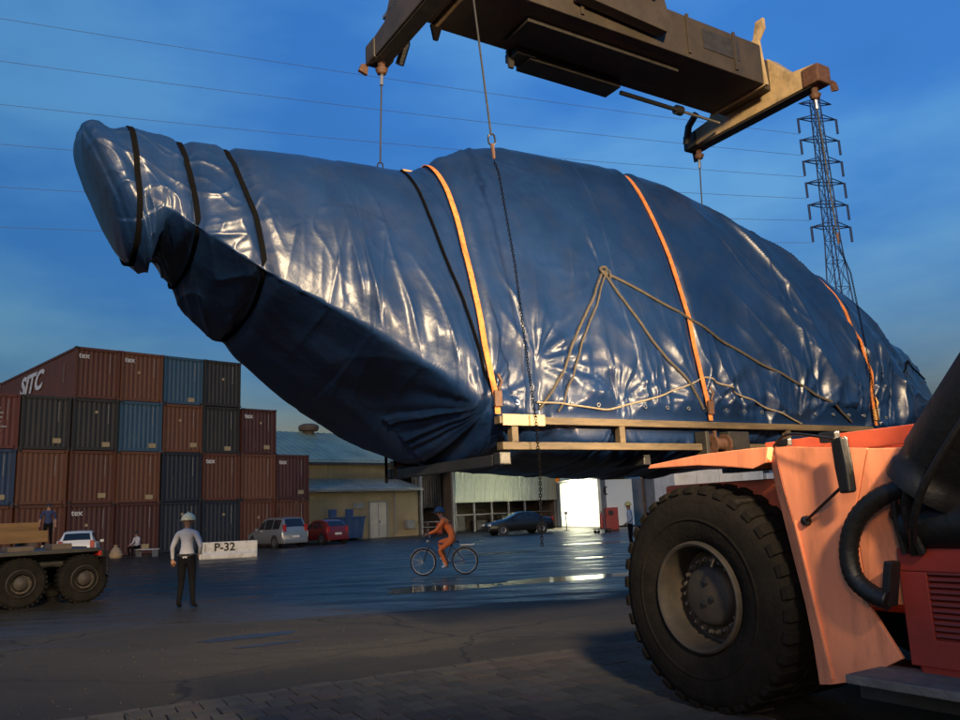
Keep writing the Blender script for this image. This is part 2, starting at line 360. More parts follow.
vs = [(x, y, 0) for y in ys for x in xs]; nx = len(xs)
g.add(vs, [(j*nx+i, j*nx+i+1, (j+1)*nx+i+1, (j+1)*nx+i) for j in range(len(ys)-1) for i in range(nx-1)])
ground = tag(g.build('ground', 'ground'), kind='structure')

# standing water: thin irregular sheets
mt['damp'] = M('damp film', (.018, .018, .018), .42, var=.3, spec=.22)
mt['water'] = M('standing water', (.008, .009, .011), .09, var=.1, spec=.5)
def puddle(cx, cy, a, b, rot, seed, z=.004):
    m = MB(); N = 90; ring = []
    for i in range(N):
        t = 2*PI*i/N; rr = 1+.34*float(n2(np.array([math.cos(t)*1.3+seed*7.3]), np.array([math.sin(t)*1.3+3.1]), seed)[0])+.16*float(n2(np.array([math.cos(t)*4+seed]), np.array([math.sin(t)*4]), seed+3)[0])
        x, y = a*rr*math.cos(t), b*rr*math.sin(t)
        ring.append((cx+x*math.cos(rot)-y*math.sin(rot), cy+x*math.sin(rot)+y*math.cos(rot), z))
    m.add([(cx, cy, z)]+ring, [(0, 1+i, 1+(i+1) % N) for i in range(N)])
    return tag(m.build('puddle', 'damp' if cy < 13 else 'water'), kind='structure')
for a in ((-1.2, 17.6, 1.1, .8, .2, 1), (2.2, 18.8, 2.2, .6, .35, 2), (-3.4, 11.6, .7, .28, .5, 4), (-2.9, 10.8, .4, .10, .5, 5), (.6, 31, 1.4, .5, .1, 8), (3.3, 26, .6, .3, .1, 9), (4.6, 36, 1.3, .5, .1, 10), (-11.6, 37.0, 2.0, .35, .2, 11)):
    puddle(*a)

# block pavers, laid in a stretcher bond that follows the yard joint
pv = {'top': []}
pm = MB(); pm.prism([(0, 0), (.192, 0), (.192, .026), (.186, .031), (.006, .031), (0, .026)], .292, (-.096, -.146, .002))
mt['paver'] = M('concrete block', (.034, .032, .026), .88, var=.35, scale=4, bump=.5, bscale=60, dirt=((.035, .03, .027), .8, 3), coords='Object')
mt['paver_red'] = M('reddish concrete block', (.040, .030, .025), .88, var=.3, scale=4, bump=.5, bscale=60, dirt=((.04, .03, .027), .7, 3))
per_piece(mt['paver'], .35); per_piece(mt['paver_red'], .35)
pmesh = pm.mesh('paver'); pmesh.materials.append(mt['paver'])
pang = R(27.5); px_ = Vector((math.cos(pang), math.sin(pang), 0)); py_ = Vector((-px_.y, px_.x, 0)); P0 = Vector((-3.3, 7.1, 0))
cand = []
for j in range(1, 26):
    for i in range(-14, 50):
        p = P0+px_*((i+.5*(j % 2))*.2)-py_*(j*.3-.1)
        if p.y < 4.6 or p.x < -4.6 or p.x > 2.6: continue
        depth = p.y; sx = 480+810*p.x/depth
        if -40 < sx < 720: cand.append((depth, p, j, i))
cand.sort(key=lambda c: c[0]+(0 if c[0] > 5.6 else 100))
pb = MB()
for k, (d, p, j, i) in enumerate(cand):
    dz = random.uniform(-.004, .004); rot = Matrix.Rotation(pang+random.uniform(-.02, .02), 3, 'Z') @ Matrix.Rotation(random.uniform(-.014, .014), 3, 'X')
    if k < 300:
        o = inst('paver', pmesh, ground, (p.x, p.y, dz), rot.to_euler())
        if n2(np.array([p.x*.8]), np.array([p.y*.8]), 5)[0] > .15 or random.random() < .12:
            o.material_slots[0].link = 'OBJECT'; o.material_slots[0].material = mt['paver_red']
    else:
        pb.add([rot @ v.co+p+Vector((0, 0, dz)) for v in pmesh.vertices], [tuple(f.vertices) for f in pmesh.polygons])
tag(pb.build('paver_field', 'paver', ground), kind='stuff')
# broken edge strip between the asphalt and the pavers
ek = MB()
for i in range(26):
    p = P0+px_*(i*.42-.9); q = p+px_*.40
    ek.prism([(0, 0), (.40, random.uniform(-.02, .02)), (.40, .10+random.uniform(-.03, .04)), (.2, .10+random.uniform(-.04, .04)), (0, .10+random.uniform(-.03, .03))], .022+random.uniform(-.006, .006), tuple(p+Vector((0, 0, .001))), tuple(px_), tuple(py_), (0, 0, 1))
tag(ek.build('joint_strip', 'paver', ground), kind='stuff')

gm = MB(); rg = random.Random(5)
for k in range(900):
    y = 5.2+10*rg.random()**1.6; x = (rg.random()-.62)*y*1.15; r_ = rg.uniform(.004, .014); q = Vector((x, y, .036 if (y < 7.1+.52*(x+3.3) and -4.6 < x < 2.6) else .003)); a0 = rg.uniform(0, 6)
    ring = [q+Vector((r_*math.cos(a0+t)*rg.uniform(.7, 1.2), r_*math.sin(a0+t), 0)) for t in (0, 1.5, 3.1, 4.6)]
    gm.add(ring+[q+Vector((0, 0, r_*.9))], [(0, 1, 4), (1, 2, 4), (2, 3, 4), (3, 0, 4)])
mt['grit'] = M('grit', (.032, .028, .023), .9, var=.4, scale=20)
tag(gm.build('grit', 'grit'), kind='stuff')
# ------------------------------------------------------------------ containers
CW, CL, CH, CP = 2.438, 12.19, 2.896, 2.53
rX = Vector((math.cos(R(45)), math.sin(R(45)), 0)); lY = Vector((-rX.y, rX.x, 0)); C0 = Vector((-22.45, 44.0, 0))
def corr(len_, h, amp, pitch, flip=1):
    m = MB(); prof = []; x = 0
    while x < len_-.001:
        for dx, d in ((0, 0), (.26, 0), (.5, amp), (.76, amp)):
            xx = x+dx*pitch
            if xx < len_: prof.append((xx, d*flip))
        x += pitch
    prof.append((len_, 0))
    vs = [(a, d, 0) for a, d in prof]+[(a, d, h) for a, d in prof]; n = len(prof)
    return m.add(vs, [(i, i+1, n+i+1, n+i) for i in range(n-1)])
def slot_obj(o, mat):
    o.material_slots[0].link = 'OBJECT'; o.material_slots[0].material = mat
mesh_c = {}
base = CONT['brown']
a = corr(CW-.24, CH-.34, .026, .26).mesh('end_panel'); a.materials.append(base); mesh_c['end'] = a
a = corr(CL-.3, CH-.3, .04, .29).mesh('side_panel'); a.materials.append(base); mesh_c['side'] = a
a = MB().box((0, 0, 0), (CW-.1, CL-.1, .04)).mesh('roof_panel'); a.materials.append(base); mesh_c['roof'] = a
a = MB().box((0, 0, CH/2), (.12, .12, CH-.24)).mesh('corner_post', .008); a.materials.append(base); mesh_c['post'] = a
cm = MB(); cm.box((0, 0, 0), (.17, .17, .12)); a = cm.mesh('corner_casting', .012); a.materials.append(base); mesh_c['cast'] = a
a = MB().box((0, 0, 0), (CW-.36, .1, .16)).mesh('rail', .008); a.materials.append(base); mesh_c['rail'] = a
a = MB().box((0, 0, 0), (.1, CL-.36, .13)).mesh('side_rail'); a.materials.append(base); mesh_c['srail'] = a
a = MB().box((0, 0, 0), (.42, .012, .26)).mesh('placard', .004); a.materials.append(mt['placard']); mesh_c['plac'] = a
a = MB().box((0, 0, 0), (.15, .012, .15)).mesh('placard', .004); a.materials.append(mt['placard']); mesh_c['plac_s'] = a
sm = MB()
for k in range(11): sm.box((random.uniform(-.008, .008), 0, -k*.10), (.045, .008, random.uniform(.05, .085)))
a = sm.mesh('marking_strip'); a.materials.append(mt['letter_grey']); mesh_c['strip'] = a

def container(col, row, colour, word, seed, label, group, side=False, shift=0.):
    rr = random.Random(seed)
    off = rX*(col*CP+rr.uniform(-.03, .03))+lY*(rr.uniform(-.05, .05)+shift)
    root = thing('shipping_container', label, 'shipping container', C0+off+Vector((0, 0, row*CH)), R(45), group)
    m = CONT[colour]
    def put(key, name, loc, rot=(0, 0, 0), mm=m):
        o = inst(name, mesh_c[key], root, loc, rot)
        if mm is not None: slot_obj(o, mm)
        return o
    put('end', 'end_panel', (.12, .07, .18))
    put('end', 'end_panel', (CW-.12, CL-.07, .18), (0, 0, PI))
    put('side', 'side_panel', (.05, CL-.15, .15), (0, 0, -PI/2)); put('side', 'side_panel', (CW-.05, .15, .15), (0, 0, PI/2))
    put('roof', 'roof_panel', (CW/2, CL/2, CH-.05))
    for x in (.06, CW-.06):
        for y in (.06, CL-.06):
            put('post', 'corner_post', (x, y, 0))
            for z in (.06, CH-.06): put('cast', 'corner_casting', (x+(.0 if x < 1 else 0), y, z), mm=mt['beam_dark'] if rr.random() < .25 else m)
    for z in (.10, CH-.09):
        for y in (.052, CL-.052): put('rail', 'rail', (CW/2, y, z))
        for x in (.052, CW-.052): put('srail', 'side_rail', (x, CL/2, z))
    if word: lettering(word, .44, 'letter_white', root, (.20, .055, CH-.62), (PI/2, 0, 0), .008, 0, .008)
    put('strip', 'marking_strip', (CW-.55+rr.uniform(-.05, .05), .05, CH-.35), mm=None)['kind'] = 'stuff'
    if rr.random() < .6: put('plac', 'placard', (CW-rr.uniform(.5, .8), .045, rr.uniform(.3, .5)), mm=None)
    if rr.random() < .35: put('plac_s', 'placard', (rr.uniform(.9, 1.4), .045, rr.uniform(1.7, 2.2)), mm=None)
    return root
cols = {
 -2: [('brown', ''), ('blue', ''), ('red', '')],
 -1: [('brown', ''), ('orangebrown', ''), ('charcoal', '')],
 0: [('maroon', 'tex'), ('brown', ''), ('charcoal', ''), ('brown', 'tex')],
 1: [('maroon', ''), ('orangebrown', ''), ('teal', ''), ('orangebrown', 'tex')],
 2: [('navy', ''), ('navy', ''), ('orangebrown', ''), ('teal', '')],
 3: [('navy', ''), ('brown', 'tex'), ('charcoal', ''), ('charcoal', '')],
 4: [('brown', ''), ('orangebrown', ''), ('maroon', 'tex')],
 5: [('brown', ''), ('maroon', 'tex')],
}
CL_ = {
 (-2, 0): 'brown shipping container on the ground at the left edge, lowest of its stack', (-2, 1): 'blue shipping container at the left edge between a red one and a brown one',
 (-2, 2): 'red shipping container with rows of pale marks, topmost at the left edge',
 (-1, 0): 'brown shipping container on the ground behind the yellow timbers', (-1, 1): 'brown shipping container directly beneath the leftmost charcoal container', (-1, 2): 'charcoal shipping container topping its stack below the long SITC side',
 (0, 0): 'maroon tex shipping container on the ground behind the white car', (0, 1): 'brown shipping container between the lowest maroon tex box and a charcoal box', (0, 2): 'charcoal shipping container directly under the brown box with SITC on its side', (0, 3): 'brown shipping container with SITC on its long side and tex on its end',
 (1, 0): 'maroon shipping container on the ground behind the seated person', (1, 1): 'brown shipping container directly beneath the lower teal blue container', (1, 2): 'teal blue shipping container under a brown tex container', (1, 3): 'orange brown tex shipping container on top of a teal blue one',
 (2, 0): 'navy shipping container on the ground with another navy one on it', (2, 1): 'navy shipping container under an orange brown one, above a navy one', (2, 2): 'orange brown shipping container directly under the topmost teal blue one', (2, 3): 'teal blue shipping container at the top of the tallest row',
 (3, 0): 'navy shipping container on the ground behind the P-32 barrier', (3, 1): 'brown tex shipping container under two charcoal ones', (3, 2): 'charcoal shipping container with a charcoal one above and tex box below', (3, 3): 'charcoal shipping container at the top right end of the tallest row',
 (4, 0): 'brown shipping container on the ground behind the silver van front', (4, 1): 'orange brown shipping container in the middle of the three high stack', (4, 2): 'maroon tex shipping container on top of the three high stack',
 (5, 0): 'brown shipping container on the ground at the right end of the rows', (5, 1): 'maroon tex shipping container on top of the lowest, rightmost stack',
}
for c_, st in cols.items():
    for r_, (colr, word) in enumerate(st):
        root = container(c_, r_, colr, word, c_*17+r_*5+101, CL_[(c_, r_)], 'shipping containers stacked in the yard')
        if (c_, r_) == (0, 3):
            root.scale.y = 1.2
            so = lettering('SITC', 1.6, 'letter_white', root, (-.005, 8.35, 1.32), (PI/2, 0, -PI/2), .012, .32, .05); so.scale = (1.12, 1, 1)
            for k, (yy, zz) in enumerate(((1.5, 1.75), (13.0, 1.6))):
                if yy < CL: inst('marking_strip', mesh_c['strip'], root, (-.005, yy, zz+.4), (0, 0, -PI/2))['kind'] = 'stuff'
        if (c_, r_) == (-2, 2):
            tm = MB()
            for k in range(7): tm.box((random.uniform(.9, 1.4), .04, 2.35-k*.24), (random.uniform(.5, 1.2), .008, .09))
            tag(tm.build('marking_lines', 'letter_grey', root), kind='stuff')

# ------------------------------------------------------------------ warehouse (facade follows the same 45 degree grid)
wh = thing('warehouse', 'ochre warehouse with pale green metal roof and lean-to beside the containers', 'warehouse', (-12.0, 56.0, 0), R(45))
m = MB(); m.box((1.3, .1, 1.8), (16.6, .2, 3.6)); m.build('wall', 'yellow_wall', wh)
m = MB(); m.box((1.3, 2.65, 4.6), (16.6, .2, 2.4)); m.build('upper_wall', 'yellow_wall', wh)
for x in (-3.6, -.2, 3.3, 6.7):
    MB().box((x, 2.52, 4.75), (.22, .06, 1.9)).build('pilaster', 'yellow_wall', wh)
for x0, x1 in ((-3.3, -.5), (.1, 3.0), (3.6, 6.4), (7.0, 9.3)):
    m = MB()
    for z in np.linspace(4.55, 5.25, 6): m.box(((x0+x1)/2, 2.53, z), (x1-x0, .05, .07))
    m.build('louvre', 'yellow_wall', wh)
m = MB()
def slab(mm, x0, x1, y0, z0, y1, z1, th=.05, rib=.5):
    mm.prism([(y0, z0), (y1, z1), (y1, z1+th), (y0, z0+th)], x1-x0, (x0, 0, 0), (0, 1, 0), (0, 0, 1), (1, 0, 0))
    if rib:
        x = x0+.1
        while x < x1-.1:
            mm.bar((x, y0+.01, z0+th+.02), (x, y1-.01, z1+th+.02), .05, .045); x += rib
slab(m, -7, 9.7, -.45, 3.5, 2.55, 4.35); m.build('lean_to_roof', 'roof_pale', wh)
m = MB(); m.box((1.35, -.5, 3.42), (16.7, .12, .16)); m.build('gutter', 'steel_post', wh)
m = MB(); slab(m, -7, 9.7, 2.2, 5.55, 9.5, 8.55, .06, .6); slab(m, -7, 9.7, 16.8, 5.55, 9.5, 8.55, .06, .6); m.build('roof', 'roof_teal', wh)
m = MB(); m.box((1.35, 2.15, 5.5), (16.7, .14, .18)); m.build('gutter', 'beam_dark', wh)
m = MB(); m.prism([(2.5, 0), (2.5, 5.6), (9.5, 8.5), (16.6, 5.6), (16.6, 0)], .2, (9.45, 0, 0), (0, 1, 0), (0, 0, 1), (1, 0, 0)); m.build('gable', 'yellow_wall', wh)
for x in (5.75,):
    d = MB().box((x, -.03, 1.28), (1.5, .06, 2.5)).build('door', 'door_white', wh, bevel=.01)
    MB().box((x, -.07, 1.28), (.03, .03, 2.4)).build('seam', 'steel_post', d)
    MB().box((x+.1, -.09, 1.15), (.04, .05, .2)).build('handle', 'steel', d)
    fr = MB(); fr.box((x-.8, -.05, 1.3), (.09, .1, 2.62)); fr.box((x+.8, -.05, 1.3), (.09, .1, 2.62)); fr.box((x, -.05, 2.6), (1.5, .1, .09)); fr.build('door_frame', 'steel_post', wh)
vt = MB(); vt.lathe([(0, .45), (.35, .45), (.4, .75), (.62, .85), (.85, .8), (.98, .5), (1.0, .02)], (5.9, 9.3, 8.3), 'z', 20); vt.build('roof_vent', 'brown_post', wh, smooth=True)
ac = MB(); ac.box((8.5, -.25, .85), (.75, .4, .6)); ac.build('wall_fan_unit', 'steel_post', wh, bevel=.02)
for x in (7.3,):
    MB().tube([(x, -.06, .1), (x, -.06, 3.4)], .05, 8).build('downpipe', 'steel_post', wh)
wl = MB(); wl.box((4.0, -.05, 2.35), (.9, .12, .4)); wl.build('wall_box', 'steel_post', wh, bevel=.01)

# open shed between warehouse and the green building
sh = thing('open_shed', 'tall dark open shed with brown sheet walls beside ochre warehouse', 'shed', (-12.0, 56.0, 0), R(45))
MB().box((11.6, 5, 2.6), (3.6, .15, 5.2)).build('back_wall', 'brown_wall', sh)
for x in (9.85, 13.2): MB().box((x, -.05, 2.6), (.18, .2, 5.2)).build('post', 'steel_post', sh)
MB().box((11.55, 2.3, 5.3), (3.9, 5.4, .14)).build('roof', 'beam_dark', sh)
m = MB()
for x in np.linspace(10.1, 12.95, 13): m.box((x, 1.2, 3.6), (.16, .05, 3.1))
m.build('hanging_curtain', 'brown_wall', sh)
for z in (.55, .95):
    MB().box((11.5, .2, z), (3.2, .05, .05)).build('rail', 'steel_post', sh)
for x, dl_ in ((10.3, 'steel drum nearest the ochre warehouse in the dark open shed'), (11.1, 'middle steel drum of the three in the dark open shed'), (12.4, 'steel drum nearest the green building in the dark open shed')):
    tk = MB(); tk.lathe([(0, .01), (0, .29), (.03, .3), (.42, .3), (.44, .285), (.46, .3), (.86, .3), (.88, .29), (.88, .01)], (x, .9+random.uniform(-.1, .2), .012), 'z', 18)
    o = tk.build('oil_drum', random.choice(['cabinet_red', 'bin_blue', 'rusty']), None, smooth=True); o.matrix_world = Matrix.Translation((-12, 56, 0)) @ Matrix.Rotation(R(45), 4, 'Z')
    tag(o, dl_, 'drum', 'drums in the open shed')

# pale green building with open car port
gb = thing('car_port_building', 'pale green sheet building with an open car port below', 'building', (-12.0, 56.0, 0), R(45))
x0, x1 = 13.5, 26.0
n_ = 11; dx = (x1-x0)/n_
for i in range(n_):
    m = corr(dx-.02, 2.75, .03, .28); o = m.build('wall_panel', 'green_wall', gb, (x0+i*dx+.01, 0, 2.35))
MB().box(((x0+x1)/2, .12, 3.72), (x1-x0, .1, 2.8)).build('backing', 'green_wall', gb)
for i in range(7): MB().box((x0+.1+i*(x1-x0-.2)/6, .12, 1.17), (.14, .14, 2.34)).build('post', 'steel_post', gb)
MB().box(((x0+x1)/2, 4.7, 2.5), (x1-x0, .15, 5.0)).build('back_wall', 'brown_wall', gb)
for xe in (x0, x1): MB().box((xe, 2.4, 2.5), (.15, 4.4, 5.0)).build('end_wall', 'brown_wall', gb)
slab(m := MB(), x0-.2, x1+.3, -.5, 5.12, 5.2, 5.9, .08, .5); m.build('roof', 'roof_pale', gb)
MB().box(((x0+x1)/2, .12, 1.35), (x1-x0, .05, .07)).build('rail', 'steel_post', gb)
for k, (x, w_, h_) in enumerate(((15.2, 1.1, 1.0), (17.6, .8, 1.3), (20.1, 1.3, .8), (23.2, 1.0, 1.2), (24.6, .7, .9))):
    MB().box((x, 4.1, h_/2), (w_, .7, h_)).build('cabinet', 'steel_post', gb, bevel=.02)
# gate house panel with lit sign
gp = thing('grey_pillar', 'blue grey panel pillar with a small lit orange sign', 'pillar', (-12.0, 56.0, 0), R(45))
MB().box((26.65, .0, 1.95), (1.05, .5, 3.9)).build('panel', 'grey_panel', gp, bevel=.02)
sg = MB().box((26.45, -.28, 2.05), (.36, .05, 1.1)).build('sign', 'placard', gp)
MB().box((26.45, -.32, 2.45), (.36, .03, .26)).build('lit_header', 'lens', sg)
# white wall / booth
B0 = Vector((6.15, 68.3, 0)); B1 = Vector((8.3, 61.0, 0)); bd = (B1-B0); bl = bd.length; bang = math.atan2(bd.y, bd.x)
bo = thing('white_booth', 'brightly lit white panelled booth in front of the grey wall', 'booth', B0, bang)
nP = 5
for i in range(nP): MB().box((bl*(i+.5)/nP, .06, 1.85), (bl/nP-.02, .1, 3.5)).build('wall_panel', 'cabin_white', bo, bevel=.008)
MB().box((bl/2, 1.5, 1.8), (bl-.1, 2.7, 3.4)).build('body', 'cabin_white', bo)
MB().box((bl/2, 1.4, 3.68), (bl+.2, 3.2, .12)).build('roof', 'roof_pale', bo)
MB().box((bl/2, .06, .05), (bl, .16, .1)).build('plinth', 'concrete', bo)
# grey wall
gw = thing('grey_wall', 'grey concrete boundary wall with small round window behind the trolley', 'wall', (8.5, 60.8, 0), R(45))
nW = 5
for i in range(nW): MB().box((1.3*i*1.25+.81, .1, 1.8), (1.6, .2, 3.6)).build('wall_panel', 'concrete', gw, bevel=.01)
rw = MB(); rw.tube([(.62+.28*math.cos(t), -.02, 2.7+.28*math.sin(t)) for t in np.linspace(0, 2*PI, 20)[:-1]], .05, 8, closed=True); rw.build('round_window', 'black', gw, smooth=True)
MB().lathe([(0, .01), (0, .27)], (.62, -.012, 2.7), 'y', 20).build('pane', 'glass', gw)
MB().box((5.5, -.06, 1.9), (.3, .1, 3.9)).build('pilaster', 'brown_post', gw)
# building behind
bb = thing('blue_shed', 'blue sheet building with brown posts showing above the grey wall', 'building', (6.4, 71.5, 0), R(18))
for i in range(6): MB().box((1.9*i+1.9, .1, 3.1), (1.8, .1, 6.2)).build('wall_panel', 'blue_panel', bb)
for x in (2.2, 5.1, 8.2, 11): MB().box((x, -.12, 3.1), (.5, .25, 6.2)).build('post', 'brown_post', bb)
MB().box((1.4, -.05, 3.1), (2.6, .2, 6.0)).build('green_panel', 'green_wall', bb)
MB().box((6.3, 3, 6.25), (13, 7, .15)).build('roof', 'roof_pale', bb)
for k_, (bx_, by_, bw_, bh_, lab_) in enumerate(((-30, 128, 70, 8.5, 'long grey shed added beyond the ochre warehouse to block the horizon'), (44, 118, 60, 7.5, 'long grey shed added beyond the boundary wall to block the horizon'))):  # unseen sheds, added to block the orange sky low on the horizon
    ds_ = thing('added_horizon_shed', lab_, 'shed', (bx_, by_, 0), R(6), 'added sheds blocking the horizon behind the yard')
    m = MB(); m.prism([(0, 0), (0, bh_-1.5), (9, bh_), (18, bh_-1.5), (18, 0)], bw_, (-bw_/2, 0, 0), (0, 1, 0), (0, 0, 1), (1, 0, 0)); m.build('wall', 'grey_panel', ds_)
    m = MB(); slab(m, -bw_/2-.3, bw_/2+.3, -.5, bh_-1.55, 9, bh_+.03, .1, 0); slab(m, -bw_/2-.3, bw_/2+.3, 18.5, bh_-1.55, 9, bh_+.03, .1, 0); m.build('roof', 'roof_pale', ds_)
# flood lamp on the eave of the car port, lighting the booth
fl = thing('wall_floodlight', 'small floodlight on a bracket under the green building eave', 'floodlight', (5.0, 66.6, 5.0), R(-45))
MB().bar((0, 1.4, .1), (0, 0, .1), .05, .05).build('bracket', 'steel_post', fl)
MB().box((0, 0, 0), (.4, .22, .3)).build('housing', 'black', fl, bevel=.02)
MB().box((.0, -.12, -.03), (.32, .02, .22)).build('lamp_glass', 'lamp_face', fl)
ld = bpy.data.lights.new('flood_lamp', 'SPOT'); lo = bpy.data.objects.new('flood_lamp', ld); COL.objects.link(lo)
ld.energy = 1100; ld.color = (1, .98, .74); ld.spot_size = R(150); ld.spot_blend = .8; ld.shadow_soft_size = .12
lo.location = (4.6, 64.0, 4.4)
lo.rotation_euler = (Vector((7.6, 64.2, 1.4))-Vector(lo.location)).normalized().to_track_quat('-Z', 'Y').to_euler()

# ------------------------------------------------------------------ pylon and conductors
py = thing('transmission_tower', 'tall lattice power transmission tower standing behind the load', 'transmission tower', (46.0, 100, 0), R(8))
def tw(z): return 2.2-z*.045 if z < 34 else .67-(z-34)*.012
def twp(z, i): w = tw(z); return Vector(((-w, w, w, -w)[i], (-w, -w, w, w)[i], z))
lv = [0, 5, 10, 15, 20, 24, 27.5, 31, 34, 36.5, 39, 41.5, 44, 46.5, 49, 51.5, 53.5]
for i in range(4): MB().tube([twp(z, i) for z in lv], .085, 6).build('leg', 'steel', py)
m = MB()
for a_, b_ in zip(lv[:-1], lv[1:]):
    for i in range(4):
        j = (i+1) % 4
        m.tube([twp(a_, i), twp(b_, j)], .04, 4); m.tube([twp(a_, j), twp(b_, i)], .04, 4); m.tube([twp(b_, i), twp(b_, j)], .04, 4)
tag(m.build('bracing', 'steel', py), kind='stuff')
arms = [35.6, 38.6, 41.6, 44.6, 47.6, 50.6, 52.8]
for z in arms:
    m = MB(); w = tw(z); ln = 2.7 if z < 52 else 2.3
    for s_ in (-1, 1):
        for yy in (-w, w):
            m.tube([(s_*w, yy, z), (s_*ln, 0, z+.1)], .08, 5); m.tube([(s_*w, yy, z+.55), (s_*ln, 0, z+.1)], .07, 5)
    for yy in (-w, w): m.tube([(-w-.02, yy, z+.02), (w+.02, yy, z+.02)], .05, 4)
    ar = m.build('crossarm', 'steel', py)
    if z < 52:
        for s_ in (-1, 1):
            im = MB(); im.tube([(s_*ln, 0, z+.15), (s_*ln, 0, z-1.9)], [.15]*2, 6); im.build('insulator', 'steel', ar)
tag(py)
def wire(p, q, sag, nm, lab):
    p, q = Vector(p), Vector(q); pts = [p.lerp(q, t)-Vector((0, 0, sag*4*t*(1-t))) for t in np.linspace(0, 1, 25)]
    o = MB().tube(pts, .026, 5).build('power_line', 'water_wire'); return tag(o, lab, 'power line', 'power lines crossing the sky')
WL = ['highest', 'second highest', 'third highest', 'fourth highest', 'fifth highest', 'lowest']
for k, (pL, za) in enumerate((((-51.0, 80, 58.0), 50.6), ((-51.3, 81, 53.5), 47.6), ((-51.6, 82, 48.9), 44.6), ((-52.5, 84, 45.2), 41.6), ((-53.4, 86, 41.0), 38.6), ((-54.4, 88, 37.0), 35.6))):
    b_ = Vector((43.4, 100, za-1.9)); a_ = Vector(pL); a_ = b_+(a_-b_)*1.5
    wire(a_, b_, 1.2, k, f'{WL[k]} of the faint power lines across the blue sky')

# ------------------------------------------------------------------ the wrapped load
LC = Vector((1.96, 10.33, 0))
load = thing('wrapped_load', 'huge long load wrapped in crinkled blue tarpaulin slung below the spreader', 'wrapped load', LC, A32)
ST = np.array([
 # u,    w,   v0,  zc,   zt,   zb,  pt,  pb
 (-6.36, .30, .10, 4.60, 5.00, 4.16, 3.0, 2.4),
 (-6.33, .47, .10, 4.58, 5.12, 4.02, 3.0, 2.2),
 (-6.24, .58, .10, 4.52, 5.21, 3.93, 2.7, 2.0),
 (-6.05, .62, .10, 4.42, 5.24, 3.94, 2.4, 1.8),
 (-5.88, .56, .12, 4.40, 5.24, 4.06, 2.2, 1.8),
 (-5.76, .56, .13, 4.36, 5.25, 4.10, 2.1, 1.7),
 (-5.62, .64, .14, 4.22, 5.26, 3.96, 2.1, 1.4),
 (-5.30, .76, .14, 3.98, 5.27, 3.66, 2.0, 1.35),
 (-4.90, .86, .15, 3.72, 5.30, 3.37, 2.0, 1.35),
 (-4.20, 1.0, .15, 3.36, 5.34, 2.88, 1.95, 1.35),
 (-3.50, 1.1, .15, 2.98, 5.38, 2.45, 1.8, 1.4),
 (-3.05, 1.18, .15, 2.66, 5.42, 2.14, 1.65, 1.5),
 (-2.80, 1.18, .12, 2.56, 5.61, 2.06, 1.58, 1.9),
 (-2.40, 1.16, .06, 2.46, 5.84, 1.98, 1.55, 2.0),
 (-1.90, 1.13, .02, 2.44, 5.95, 1.96, 1.55, 2.1),
 (-1.2, 1.12, .0, 2.44, 5.98, 1.94, 1.55, 2.1),
 (0.0, 1.12, .0, 2.44, 5.98, 1.95, 1.55, 2.1),
 (0.8, 1.13, .0, 2.44, 5.92, 1.95, 1.6, 2.1),
 (1.6, 1.16, .0, 2.44, 5.72, 2.05, 1.7, 2.0),
 (2.4, 1.2, .0, 2.44, 5.40, 2.15, 1.85, 2.0),
 (3.25, 1.22, .0, 2.48, 4.98, 2.2, 2.1, 2.0),
 (3.9, 1.14, .0, 2.6, 4.66, 2.22, 2.2, 2.0),
 (4.5, .98, .0, 2.75, 4.35, 2.24, 2.2, 2.0),
 (5.0, .88, .0, 2.85, 4.08, 2.28, 2.1, 2.0),
 (5.5, .76, .0, 2.9, 3.82, 2.34, 2.0, 2.0),
 (5.85, .60, .0, 2.9, 3.56, 2.44, 2.0, 2.0),
 (6.0, .30, .0, 2.92, 3.30, 2.6, 2.0, 2.0)])
def sec(uq):
    out = []
    for k in range(1, 8):
        x = ST[:, 0]; y = ST[:, k]; h = .05
        out.append((np.interp(uq-h, x, y)+2*np.interp(uq, x, y)+np.interp(uq+h, x, y))/4)
    return out
NT = 320
us = np.unique(np.concatenate([np.linspace(-6.36, -5, 130), np.linspace(-5, 4.2, 720), np.linspace(4.2, 6.0, 90)]))
NUa = len(us)
th = np.linspace(-PI/2, 1.5*PI, 721)[:-1]    # start at the keel, near side first (v negative)
V = np.zeros((NUa, NT, 3)); NR = np.zeros((NUa, NT, 2))
for i, uq in enumerate(us):
    w, v0, zc, zt, zb, pt, pb = sec(uq)
    c_, s_ = -np.cos(th), np.sin(th)
    p = np.where(s_ >= 0, pt, pb); hh = np.where(s_ >= 0, zt-zc, zc-zb)
    x = v0+w*np.sign(c_)*np.abs(c_)**(2/p); z = zc+hh*np.sign(s_)*np.abs(s_)**(2/p)
    kk = 1.0*(1-float(sst(-3.6, -2.7, np.array(uq))))*float(sst(-6.1, -5.4, np.array(uq)))   # forward of the frame the keel lies on the far side
    x = x+kk*w*np.where(s_ < 0, np.abs(s_)**(2/p), 0)
    xx = np.append(x, x[0]); zz = np.append(z, z[0])
    ds = np.sqrt(np.diff(xx)**2+np.diff(zz)**2); sl = np.concatenate([[0], np.cumsum(ds)])
    q = np.linspace(0, sl[-1], NT+1)[:-1]
    X = np.interp(q, sl, xx); Z = np.interp(q, sl, zz)
    tx = np.roll(X, -2)-np.roll(X, 2); tz = np.roll(Z, -2)-np.roll(Z, 2); ln = np.sqrt(tx**2+tz**2)+1e-6
    V[i, :, 0] = uq; V[i, :, 1] = X; V[i, :, 2] = Z; NR[i, :, 0] = -tz/ln; NR[i, :, 1] = tx/ln
UU, VV, ZZ = V[..., 0], V[..., 1], V[..., 2]
nz_ = NR[..., 1]
side = 1-np.abs(nz_)**2
D = np.zeros_like(UU)
